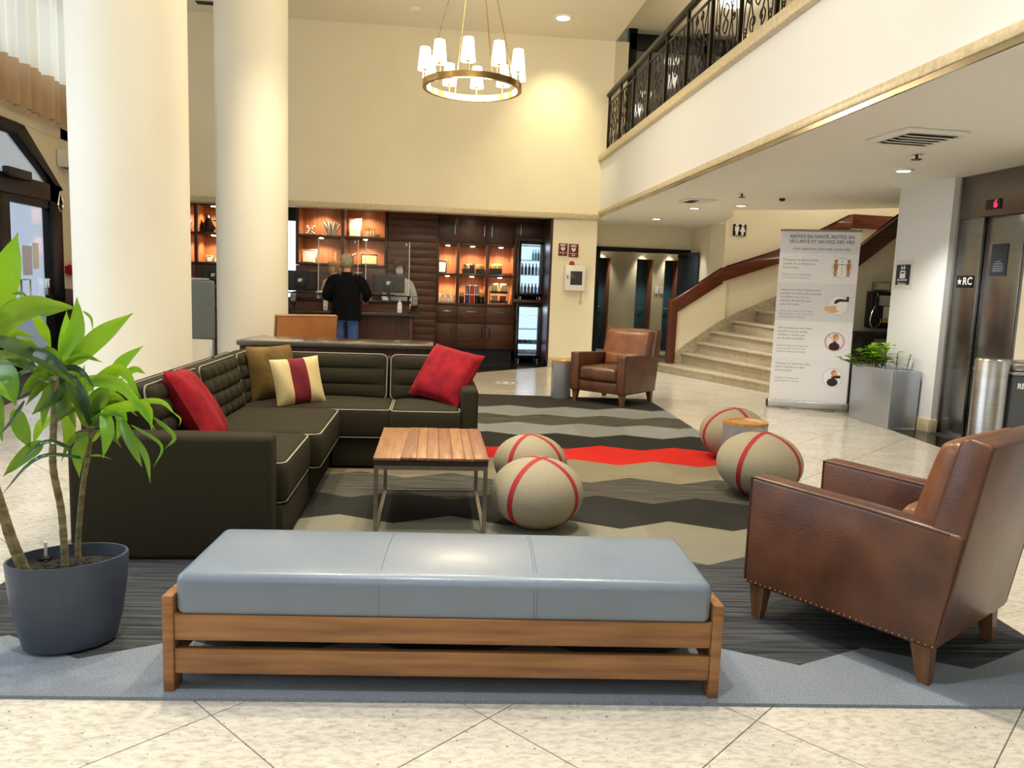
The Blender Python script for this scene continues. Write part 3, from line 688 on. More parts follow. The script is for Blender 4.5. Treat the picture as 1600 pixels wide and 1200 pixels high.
# square air diffuser
p = pz(1432, 212, LZ)
dv = thing('ceiling_vent', 'square white ceiling vent with slots in the low ceiling near the elevator', 'vent', (p.x, p.y, LZ), math.radians(3))
mk('frame', MB().box(-.26, .26, -.26, .26, -.03, 0), WHITE, dv, bev=.008)
for i, y in enumerate((-.16, -.08, 0, .08, .16)):
    mk('louver', MB().cbox((0, y, -.04), (.40, .085, .006), MX.Rotation(.3, 3, 'X')), WHITE, dv)
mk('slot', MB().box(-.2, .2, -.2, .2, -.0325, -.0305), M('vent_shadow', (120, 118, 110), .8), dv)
p = pz(1090, 313, LZ)
dv2 = thing('ceiling_vent', 'small square ceiling vent beside the downlights in front of the staircase', 'vent', (p.x, p.y, LZ))
mk('frame', MB().box(-.2, .2, -.2, .2, -.02, 0), WHITE, dv2, bev=.006)
mk('slot', MB().box(-.15, -.02, -.16, .16, -.0225, -.0205), BLACKP, dv2)
for px, py, lb in ((1432, 249, 'small sprinkler head in the low ceiling over the elevator downlight'), (1159, 308, 'small sprinkler head in front of the staircase downlight'), (1222, 315, 'small dark camera dome at the edge of the stair opening')):
    p = pz(px, py, LZ-.04)
    solo('sprinkler' if 'sprink' in lb else 'camera_dome', MB().lathe([(.045, -.005), (.045, 0), (.012, .004), (.012, .04)], 12, (p.x, p.y, LZ-.04)) if 'sprink' in lb else MB().ball((p.x, p.y, LZ-.01), .04, .04, .03, 12, 8), BLACKP, lb, 'sprinkler' if 'sprink' in lb else 'camera')
light('POINT', 'balcony_lamp', (4.4, 9.4, 5.4), 13, NEUT, shadow_soft_size=.15)
light('POINT', 'balcony_lamp', (4.4, 11.9, 5.4), 9, NEUT, shadow_soft_size=.15)
light('POINT', 'stair_lamp', (7.0, 12.0, 4.8), 90, NEUT, shadow_soft_size=.2)
# ------------------------------------------------------------------ lounge furniture
# bench
bl = V((-.845, 2.445)); brr = V((.975, 2.335)); bd = (brr-bl); BL = bd.length; brz = math.atan2(bd.y, bd.x)
bn = thing('bench', 'long teak slatted bench with blue grey leather cushion at the carpet front edge', 'bench', (bl.x, bl.y, CZ-.012), brz)
BDp, LH, PW = .50, .335, .075
for sx in (0, 1):
    for sy in (0, 1):
        x0 = 0 if sx == 0 else BL-.035
        mk('leg', MB().box(x0, x0+.035, sy*(BDp-PW) if sy else 0, (BDp if sy else PW), .012, LH), TEAK, bn, bev=.003)
    x0 = 0 if sx == 0 else BL-.035
    mk('end_rail', MB().box(x0+.003, x0+.032, PW, BDp-PW, LH-.09, LH), TEAK, bn, bev=.003)
    mk('end_rail', MB().box(x0+.003, x0+.032, PW, BDp-PW, .10, .17), TEAK, bn, bev=.003)
for z0, z1 in ((.185, .272), (.072, .155)):
    for y in (.006, BDp-.034): mk('slat', MB().box(.035, BL-.035, y, y+.028, z0, z1), TEAK, bn, bev=.003)
mk('base_board', MB().box(.035, BL-.035, .04, BDp-.04, .24, .262), TEAK, bn)
def cushtop(p, u, v, t):
    if t > 0: p = p+V((0, 0, .018*(1-u**4)*(1-v*v)*t))
    return p
cu = mk('cushion', MB().rbox(BL-.074, BDp-.012, .145, .032, (24, 10, 3), cushtop, (BL/2, BDp/2, .262+.0725)), GREYL, bn, smooth=True)
SEAM = M('seam_thread', (92, 102, 114), .6)
for fxx in (.378, .655, .660):
    xs_ = BL*fxx; sp_ = [(xs_, .0065, .275), (xs_, .0065, .375), (xs_, .0155, .3975), (xs_, .038, .407)]
    for k in range(1, 16):
        y = .006+(BDp-.012)*k/16; v = (y-BDp/2)/(BDp/2-.006); u = 2*fxx-1
        if .04 < y < BDp-.04: sp_.append((xs_, y, .407+.018*(1-u**4)*(1-v*v)))
    mk('seam', MB().tube(sp_, .0014, 5), SEAM, cu)
# armchairs ------------------------------------------------
def armchair(name, label, group):
    t = thing(name, label, 'armchair', (0, 0, 0), 0, group)
    Wd, Dp = .76, .80; hb = .14
    # arms: boxy, top slopes down to the back
    for s in (-1, 1):
        xo, xi = s*Wd/2, s*(Wd/2-.115)
        prof = [(-.40, hb), (-.405, .605), (.10, .588), (.424, .568), (.362, hb)]
        mb = MB().extr([(min(xo, xi), y, z) for y, z in prof], (.115, 0, 0))
        a = mk('arm', mb, LEA, t, bev=.022, seg=3)
        wl_ = MB(); wl_.tube([(xo-s*.004, -.396, hb+.02), (xo-s*.004, -.398, .597), (xo-s*.004, .10, .579), (xo-s*.004, .375, .560)], .0045, 6)
        wl_.tube([(xi+s*.004, -.396, hb+.02), (xi+s*.004, -.398, .597), (xi+s*.004, .10, .579), (xi+s*.004, .3, .566)], .0045, 6)
        mk('welt', wl_, LEAD, a, smooth=True)
        nh = MB()
        for i in range(34):
            y = -.385+i*.0225; nh.ball((xo+s*.001, y, hb+.017), .0045, nu=6, nv=4)
        o = mk('nailheads', nh, BRASS, a); o['kind'] = 'stuff'
    ap = mk('front_rail', MB().box(-.27, .27, -.375, -.33, hb, .275), LEA, t, bev=.015)
    nh = MB()
    for i in range(24): nh.ball((-.26+i*.0226, -.377, hb+.017), .0045, nu=6, nv=4)
    o = mk('nailheads', nh, BRASS, ap); o['kind'] = 'stuff'
    def seatf(p, u, v, t_):
        if t_ > 0: p = p+V((0, 0, .022*(1-u*u)*(1-v**4)))
        if v < -.9: p = p+V((0, -.012*(1-u*u)*(1-t_*t_), 0))
        return p
    mk('seat_cushion', MB().rbox(.515, .56, .165, .04, (10, 10, 4), seatf, (0, -.115, .275+.0825)), LEA, t, smooth=True)
    mk('seat_base', MB().box(-.27, .27, -.34, .33, hb+.01, .27), LEAD, t)
    # back: outer shell leaning back
    prof = [(.245, .30), (.37, .885), (.40, .90), (.478, .885), (.366, hb), (.30, hb)]
    bk = mk('back', MB().extr([(-.37, y, z) for y, z in prof], (.74, 0, 0)), LEA, t, bev=.03, seg=3)
    wl_ = MB()
    for s in (-1, 1): wl_.tube([(s*.367, .364, hb+.02), (s*.367, .472, .872)], .005, 6)
    wl_.tube([(-.36, .473, .876), (.36, .473, .876)], .005, 6)
    mk('welt', wl_, LEAD, bk, smooth=True)
    R = MX.Rotation(math.radians(-14), 3, 'X')
    def backf(p, u, v, t_):
        if v < 0: p = p+V((0, -.03*(1-u**4)*(1-t_**4), 0))
        return p
    mk('back_cushion', MB().rbox(.64, .13, .42, .05, (10, 4, 10), backf, (0, .315, .665), R), LEAT, t, smooth=True)
    mk('lumbar_cushion', MB().rbox(.50, .13, .19, .045, (8, 4, 6), backf, (0, .215, .50), R), LEAT, t, smooth=True)
    for sx in (-1, 1):
        for sy, yy in ((-1, -.345), (1, .31)):
            x = sx*.325; a_, b_ = .034, .02
            dy = .02 if sy > 0 else 0
            q = [(x-a_, yy-a_, hb), (x+a_, yy-a_, hb), (x+a_, yy+a_, hb), (x-a_, yy+a_, hb)]
            r_ = [(x-b_+sx*.006, yy-b_+dy, 0), (x+b_+sx*.006, yy-b_+dy, 0), (x+b_+sx*.006, yy+b_+dy, 0), (x-b_+sx*.006, yy+b_+dy, 0)]
            mk('leg', MB().add(r_+q, [(0, 3, 2, 1), (4, 5, 6, 7), (0, 1, 5, 4), (1, 2, 6, 5), (2, 3, 7, 6), (3, 0, 4, 7)]), LEG, t)
    return t
def facing(fx_, fy_): return math.atan2(fx_, -fy_)
ac = armchair('armchair', 'brown leather armchair in the right foreground seen from its side, on the carpet', None)
ac.location = (1.83, 2.855, CZ); ac.rotation_euler = (0, 0, facing(-.555, .832)); ac.scale = (.9, 1, 1)
ac2 = dup(ac, (2.22, 9.2, CZ), facing(-.70, -.72), 'brown leather armchair facing the carpet in front of the corridor doors'); ac2.scale = (1, 1, 1)
ac3 = dup(ac, (-1.70, 9.85, 0), facing(-.42, .9), 'brown leather armchair painted lit tan behind the dark console table, only its back top showing'); ac3.scale = (1, 1, 1.06)
LEA_LIT = M('lit_brown_leather', (178, 122, 70), .34, rgb2=(164, 102, 54), scale=5, bump=.12, bscale=120, coat=.15)  # same brown leather, with the light from above put into its colour
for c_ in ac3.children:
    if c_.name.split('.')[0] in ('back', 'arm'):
        c_.material_slots[0].link = 'OBJECT'; c_.material_slots[0].material = LEA_LIT
# sectional sofa -------------------------------------------
sf = thing('sofa', 'dark olive L-shaped sectional sofa with tufted back cushions and pale piping', 'sofa', (-1.2, 4.9, CZ))
x0, x1, ya, yb = -1.67, -.715, 3.65, 6.38
xr = .335; yf = 5.50
mk('arm', MB().box(x0, x1-.035, ya, ya+.16, .012, .615), FAB, sf, world=True, bev=.03, seg=3)
mk('arm', MB().box(xr-.125, xr, yf-.02, yb-.02, .05, .615), FAB, sf, world=True, bev=.03, seg=3)
bs = MB().box(x0+.02, x1-.01, ya+.16, 4.62, .03, .235)
mk('base', bs, FAB, sf, world=True, bev=.012)
mk('base', MB().box(x0+.02, x1-.01, 4.625, yb-.02, .03, .235), FAB, sf, world=True, bev=.012)
mk('base', MB().box(x1, xr-.125, yf+.03, yb-.02, .03, .235), FAB, sf, world=True, bev=.012)
mk('back_frame', MB().box(x0, x0+.2, ya+.14, yb, .05, .765), FAB, sf, world=True, bev=.03, seg=3)
mk('back_frame', MB().box(x0+.21, xr-.01, yb-.2, yb, .05, .765), FAB, sf, world=True, bev=.03, seg=3)
def ring(w_, d_, r, z, n=5):
    pts = []
    for cx, cy, a0 in ((1, 1, 0), (-1, 1, PI/2), (-1, -1, PI), (1, -1, 1.5*PI)):
        for i in range(n+1):
            a = a0+PI/2*i/n; pts.append((cx*(w_/2-r)+r*math.cos(a), cy*(d_/2-r)+r*math.sin(a), z))
    return pts
def seatcush(cx, cy, w_, d_, z0=.235, h=.225, sag=.028):
    def f(p, u, v, t):
        if t > 0: p = p+V((0, 0, sag*(1-u*u)*(1-v*v)+.0*u))
        k = 1-t*t
        return p+V((.012*k*u, .012*k*v, 0))
    c = mk('seat_cushion', MB().rbox(w_, d_, h, .035, (12, 12, 4), f, (cx, cy, z0+h/2)), FAB, sf, world=True, smooth=True)
    pp = MB()
    for z in (z0+h-.012, z0+.014): pp.tube([(a[0]+cx, a[1]+cy, a[2]) for a in ring(w_-.004, d_-.004, .04, z)], .0045, 6, closed=True)
    mk('piping', pp, PIPE, c, world=True, smooth=True)
ym = 4.56
seatcush((x0+.3+x1)/2, (ya+.165+ym)/2, x1-x0-.3, ym-ya-.17)
seatcush((x0+.3+x1+.06)/2, (ym+5.49)/2, x1-x0-.24, 5.49-ym-.01)
seatcush((x0+.3-.30)/2-.0, (5.5+yb-.3)/2+.03, -.30-(x0+.3), yb-.3-5.5+.05)
seatcush((-.29+xr-.13)/2, (5.46+yb-.3)/2+.02, xr-.13+.29, yb-.3-5.44)
def backcush(cx, cy, w_, h, rz, cells, thick=.17, z0=.43, lean=10, amp=.026):
    nx, nz = cells
    def f(p, u, v, t):
        if v < -.6:
            a = abs(math.sin(PI*nx*(u+1)/2)) if nx > 1 else 1-u**6
            b = abs(math.sin(PI*nz*(t+1)/2))
            e = (1-u**10)*(1-t**10)
            p = p+V((0, -amp*(a**.5)*(b**.5)*e-.02*(1-u*u)*(1-t*t), 0))
        return p
    R = MX.Rotation(rz, 3, 'Z') @ MX.Rotation(math.radians(-lean), 3, 'X')
    c = V((cx, cy, z0+h/2))
    o = mk('back_cushion', MB().rbox(w_, thick, h, .035, (nx*8 if nx > 1 else 14, 3, nz*8), f, c, R), FAB, sf, world=True, smooth=True)
    pp = MB()
    for sy in (-thick/2+.008, thick/2-.008):
        pts = [R @ V((a[0], sy, a[1]))+c for a in ring(w_-.01, h-.01, .045, 0)]
        pp.tube(pts, .0045, 6, closed=True)
    mk('piping', pp, PIPE, o, world=True, smooth=True)
# left run: three tufted cushions facing +x; right run: two channelled cushions facing -y
bx = x0+.235
for c0, c1 in ((3.83, 4.70), (4.71, 5.58), (5.59, 6.18)):
    backcush(bx, (c0+c1)/2, c1-c0-.01, .38, PI/2, (6 if c1-c0 > .7 else 4, 4))
for c0, c1 in ((-1.27, -.345), (-.335, .205)):
    backcush((c0+c1)/2, yb-.265, c1-c0-.01, .365, 0, (1, 3), amp=.022)
# throw cushions -------------------------------------------
def pillow(w_, h, t, n=22, p=3.2):
    mb = MB()
    vs = []; fs = []
    for sg in (1, -1):
        for i in range(n+1):
            for j in range(n+1):
                u = -1+2*i/n; v = -1+2*j/n
                k = max(0, (1-abs(u)**p))**.55*max(0, (1-abs(v)**p))**.55
                pin = 1-.05*(1-abs(u)**2)*abs(v)**3; pin2 = 1-.05*(1-abs(v)**2)*abs(u)**3
                wr = .006*math.sin(7*u+3*v)*k
                vs.append((u*w_/2*pin2, sg*(t/2*k+wr*(1 if k > .2 else 0)), v*h/2*pin))
    m = (n+1)*(n+1)
    for s, o in ((1, 0), (-1, m)):
        for i in range(n):
            for j in range(n):
                q = [o+i*(n+1)+j, o+i*(n+1)+j+1, o+(i+1)*(n+1)+j+1, o+(i+1)*(n+1)+j]
                fs.append(q if s > 0 else q[::-1])
    return mb.add(vs, fs)
def put(o, loc, rz, lean, roll=0):
    o.location = loc; o.rotation_euler = (MX.Rotation(rz, 3, 'Z') @ MX.Rotation(lean, 3, 'X') @ MX.Rotation(roll, 3, 'Y')).to_euler()
def cushion(label, mat, w_, h, t, loc, rz, lean, roll=0):
    o = solo('throw_cushion', pillow(w_, h, t), mat, label, 'cushion', 'throw cushions on the sofa', smooth=True)
    put(o, loc, rz, lean, roll)
    me = o.data; zz = h/2
    for v in me.vertices: v.co.z -= zz
    return o
cushion('red velvet cushion leaning on the right arm of the sofa', REDV, .47, .47, .19, (.105, 5.87, .675), -.547, -.618, .178)
cushion('red velvet cushion on the near left end of the sofa, behind the plant', REDV, .48, .48, .18, (-1.27, 4.27, .645), 1.74, -.52, .087)
cushion('olive velvet cushion in the corner of the sofa', OLIVE, .42, .42, .17, (-1.20, 5.87, .655), .9, -.14, 0)
st_ = thing('throw_cushion', 'beige cushion with a maroon stripe in the corner of the sofa', 'cushion', (0, 0, 0), 0, 'throw cushions on the sofa')
pm_ = pillow(.36, .36, .15, 24)
def strip(mb, lo, hi):
    out = MB(); out.v = [p.copy() for p in mb.v]
    out.f = [f for f in mb.f if lo <= sum(mb.v[i].x for i in f)/4 < hi]
    ids = sorted({i for f in out.f for i in f}); mp = {a: b for b, a in enumerate(ids)}
    out.v = [out.v[i] for i in ids]; out.f = [[mp[i] for i in f] for f in out.f]
    return out
mk('cover', strip(pm_, -9, -.062), BEIGEF, st_, smooth=True); mk('cover', strip(pm_, .062, 9), BEIGEF, st_, smooth=True)
mk('stripe', strip(pm_, -.062, .062), MAROON, st_, smooth=True)
put(st_, (-.97, 5.66, .625), .45, -.35, -.08)
# console table behind the sofa
ct = pY(370, 530, 6.62); ce = pY(677, 541, 6.62)
cn = thing('console_table', 'long dark wood console table with glossy top behind the sofa', 'console table', ((ct.x+ce.x)/2, 6.9, .013))
zt_ = (ct.z+ce.z)/2
mk('top', MB().box(ct.x, ce.x, 6.60, 7.16, zt_-.04, zt_), M('console_top', (88, 80, 66), .16, coat=.3, rgb2=(66, 58, 48), scale=3), cn, world=True, bev=.004)
mk('front_panel', MB().box(ct.x+.02, ce.x-.02, 6.63, 6.66, .05, zt_-.04), DWOOD, cn, world=True)
for s in (ct.x+.02, ce.x-.06): mk('side_panel', MB().box(s, s+.04, 6.66, 7.14, .013, zt_-.04), DWOOD, cn, world=True)
# coffee table ---------------------------------------------
tb_ = thing('coffee_table', 'square coffee table with worn plank top on a thin steel frame', 'coffee table', (0, 4.5, CZ))
tx0, tx1, ty0, ty1, tz_ = -.305, .315, 4.06, 4.95, .43
stl = M('table_steel', (150, 145, 132), .35, .9, var=.15, scale=30); rr = .022
for x in (tx0+.005, tx1-.005-rr):
    for y in (ty0+.005, ty1-.005-rr): mk('leg', MB().box(x, x+rr, y, y+rr, 0, tz_-.045), stl, tb_, world=True)
for z in (0.0, tz_-.045-rr):
    if z > 0: mk('frame_rail', MB().box(tx0+.027, tx1-.027, ty0+.005, ty0+.005+rr, z, z+rr), stl, tb_, world=True)
    mk('frame_rail', MB().box(tx0+.027, tx1-.027, ty1-.027, ty1-.005, z, z+rr), stl, tb_, world=True)
    for x in (tx0+.005, tx1-.027): mk('frame_rail', MB().box(x, x+rr, ty0+.027, ty1-.027, z, z+rr), stl, tb_, world=True)
PLK = [wood('old_plank_%d' % i, a, b, .5, 1, 4, .06) for i, (a, b) in enumerate((((150, 102, 60), (112, 72, 40)), ((140, 90, 54), (102, 62, 36)), ((158, 110, 64), (120, 80, 44))))]
edges = [tx0, -.135, -.075, -.02, .045, .118, .185, .235, tx1]
for i in range(len(edges)-1):
    a, b = edges[i]+.0008, edges[i+1]-.0008; sk1 = random.uniform(-.012, .012) if 0 < i < 7 else 0
    dz = random.uniform(-.003, .004)
    a2 = a+(.03 if i in (1, 2) else 0)*(1); poly = [(a-(.025 if i == 1 else 0), ty0+random.uniform(-.006, .004)), (b-(.025 if i == 0 else 0), ty0+random.uniform(-.006, .004)), (b, ty1), (a, ty1)]
    mk('plank', MB().prism(poly, tz_-.014+dz, tz_+dz), PLK[i % 3], tb_, world=True, bev=.001)
mk('top_board', MB().box(tx0+.004, tx1-.004, ty0+.006, ty1-.004, tz_-.045, tz_-.018), M('dark_board', (38, 22, 14), .6), tb_, world=True)
# felt ball stools ------------------------------------------
def felt_ball(label, x, y, d, hh, ang, tilt):
    t = thing('ball_stool', label, 'stool', (x, y, CZ), ang, 'round felt ball stools')
    rx, rz = d/2, hh/2
    def prof(v):  # flattened underside
        return v
    b = MB().ball((0, 0, rz), rx, rx, rz, 40, 24)
    for p in b.v:
        if p.z < rz*.12: p.z = 0 if p.z < rz*.04 else p.z*.6
    mk('ball', b, FELT, t, smooth=True)
    for k in range(2):
        mbb = MB(); vs = []; fs = []; n = 72; hw_ = .016
        ca = k*PI/2
        for i in range(n):
            a = 2*PI*i/n
            for s in (-1, 1):
                v = V((math.cos(a)*math.cos(s*hw_/rx), math.sin(s*hw_/rx), math.sin(a)*math.cos(s*hw_/rx)))
                v = MX.Rotation(ca, 3, 'Z') @ v
                v = MX.Rotation(tilt, 3, 'X') @ v
                p = V((v.x*rx*1.006, v.y*rx*1.006, v.z*rz*1.006+rz))
                if p.z < rz*.12: p.z = max(.001, p.z*.6)
                vs.append(p)
        for i in range(n):
            j = (i+1) % n; fs.append((2*i, 2*i+1, 2*j+1, 2*j))
        mbb.add(vs, fs); mk('strap', mbb, REDT, t, smooth=True)
    return t
def bxy(x, y, Y): return pY(x, y, Y).x
felt_ball('beige felt ball stool with red straps, in front beside the coffee table', bxy(839, 780, 4.2), 4.2, .525, .40, math.radians(48), .08)
felt_ball('beige felt ball stool with red straps, behind the front one by the coffee table', bxy(828, 735, 5.0), 5.0, .49, .375, math.radians(50), -.05)
felt_ball('beige felt ball stool with red straps, in front of the silver drum table', bxy(1186, 730, 4.92), 4.92, .57, .435, math.radians(40), .1)
felt_ball('beige felt ball stool with red straps, behind the silver drum table', bxy(1145, 690, 6.05), 6.05, .55, .425, math.radians(10), .1)
def drum(label, x, y, r, hh, z):
    t = thing('drum_table', label, 'side table', (x, y, z), 0, 'silver drum tables')
    mk('drum', MB().lathe([(r-.004, 0), (r, .01), (r, hh-.02)], 40), SILVER, t, smooth=True)
    mk('top', MB().lathe([(r+.002, hh-.025), (r+.002, hh), (r*.78, hh), (r*.72, hh-.012), (0.001, hh-.012)], 40), wood('drum_top_wood', (196, 150, 92), (160, 112, 60), .35, 0, 3, .2), t, smooth=True)
    return t
drum('silver drum table with wooden top between the ball stools on the right', bxy(1162, 700, 5.56), 5.56, .165, .40, CZ)
drum('silver drum table with wooden top beside the far armchair', 1.60, 9.42, .125, .47, CZ)
# ------------------------------------------------------------------ foreground plant
px_, py_ = -1.285, 2.80
pl = thing('potted_plant', 'tall leafy green plant with three bare stems in an oval slate blue pot', 'plant', (px_, py_, CZ))
pr = math.radians(22)
prof = [(.125, 0), (.15, .012), (.172, .10), (.188, .22), (.196, .322), (.194, .33), (.186, .33), (.184, .30), (.18, .285)]
pm2 = MB().lathe(prof, 48, (0, 0, 0), 1.0, .70, capt=False)
for p in pm2.v:
    q = MX.Rotation(pr, 3, 'Z') @ p; p.x, p.y = q.x, q.y
mk('pot', pm2, POTM, pl, smooth=True)
so = MB().lathe([(.182, .283), (.1, .292), (.001, .288)], 30, (0, 0, 0), 1.0, .70, capb=False)
for p in so.v:
    q = MX.Rotation(pr, 3, 'Z') @ p; p.x, p.y, p.z = q.x, q.y, p.z+random.uniform(-.006, .006)
mk('soil', so, SOIL, pl, smooth=True)
grv = MB()
for i in range(60):
    a = random.uniform(0, 6.28); r = .15*math.sqrt(random.random())
    q = MX.Rotation(pr, 3, 'Z') @ V((r*math.cos(a), .68*r*math.sin(a), .292)); grv.ball(q, .007, .008, .005, 6, 4)
o = mk('gravel', grv, SOIL, pl); o['kind'] = 'stuff'
gq = pY(71, 872, 2.88)
mk('water_gauge', MB().cyl((gq.x, gq.y, .29), (gq.x+.002, gq.y, .365), .006, 8), M('pale_plastic', (214, 206, 200), .3), pl, world=True, smooth=True)
mk('gauge_cap', MB().box(gq.x-.045, gq.x+.02, gq.y-.02, gq.y+.02, .285, .312), BLACKP, pl, world=True, bev=.004)
def at(x, y, d): return pY(x, y, d)
def smooth_path(P, m):
    """Catmull-Rom through points"""
    P = [V(p) for p in P]; Q = [P[0]*2-P[1]]+P+[P[-1]*2-P[-2]]; out = []
    for i in range(1, len(Q)-2):
        for k in range(m):
            t = k/m; a, b, c, d = Q[i-1], Q[i], Q[i+1], Q[i+2]
            out.append(.5*((2*b)+(c-a)*t+(2*a-5*b+4*c-d)*t*t+(3*b-a-3*c+d)*t**3))
    out.append(P[-1]); return out
def stem(pts, r0, r1):
    path = smooth_path([at(*p) for p in pts], 8); n = len(path)
    rr = [(r0+(r1-r0)*i/(n-1))*(1.06 if i % 2 else .96) for i in range(n)]
    mk('stem', MB().tube(path, rr, 10), STEM, pl, world=True, smooth=True)
stem([(103, 897, 2.80), (96, 800, 2.79), (83, 730, 2.78), (84, 660, 2.77), (88, 590, 2.77)], .0125, .011)
stem([(124, 890, 2.86), (122, 848, 2.86), (129, 765, 2.85), (139, 700, 2.84), (142, 640, 2.83)], .0105, .009)
stem([(44, 897, 2.72), (20, 840, 2.71), (-3, 770, 2.70), (-28, 700, 2.70), (-30, 600, 2.7)], .0125, .011)
stem([(33, 897, 2.70), (10, 840, 2.68), (-10, 770, 2.66), (-40, 700, 2.66)], .006, .005)
UPV = V((0, 0, 1))
def leaf(b, m, t, wpx, mat, dep=(0, 0, 0), roll=0, base=2.78, par=None):
    B, Mi, T = at(b[0], b[1], base+dep[0]), at(m[0], m[1], base+dep[1]), at(t[0], t[1], base+dep[2])
    path = smooth_path([B, Mi, T], 6); n = len(path); wd = wpx/1209*base*.43
    vs = []; fs = []
    view = V((0, 0, H))
    for i, p in enumerate(path):
        s = i/(n-1)
        a = path[max(0, i-1)]; c = path[min(n-1, i+1)]; d = (c-a).normalized()
        e = (p-view).normalized(); side = d.cross(e).normalized(); nr = side.cross(d).normalized()
        if nr.dot(e) > 0: nr = -nr
        side = (side*math.cos(roll)+nr*math.sin(roll))
        w_ = wd*(math.sin(PI*min(1, s**.75*.97+.06))**.75)*(1+.05*math.sin(9*s+wpx))
        if i == n-1: w_ = .0008
        und = .06*wd*math.sin(11*s+wpx)
        vs += [p-side*w_+nr*(w_*.16+und), p-side*w_*.5+nr*w_*.02, p-nr*w_*.14, p+side*w_*.5+nr*w_*.02, p+side*w_+nr*(w_*.16-und)]
    for i in range(n-1):
        for k in range(4):
            q = i*5+k; fs.append((q, q+1, q+6, q+5))
    mk('leaf', MB().add(vs, fs), mat, pl, world=True, smooth=True)
A, B_, D_, G_ = LEAF_B, LEAF_M, LEAF_D, LEAF_G
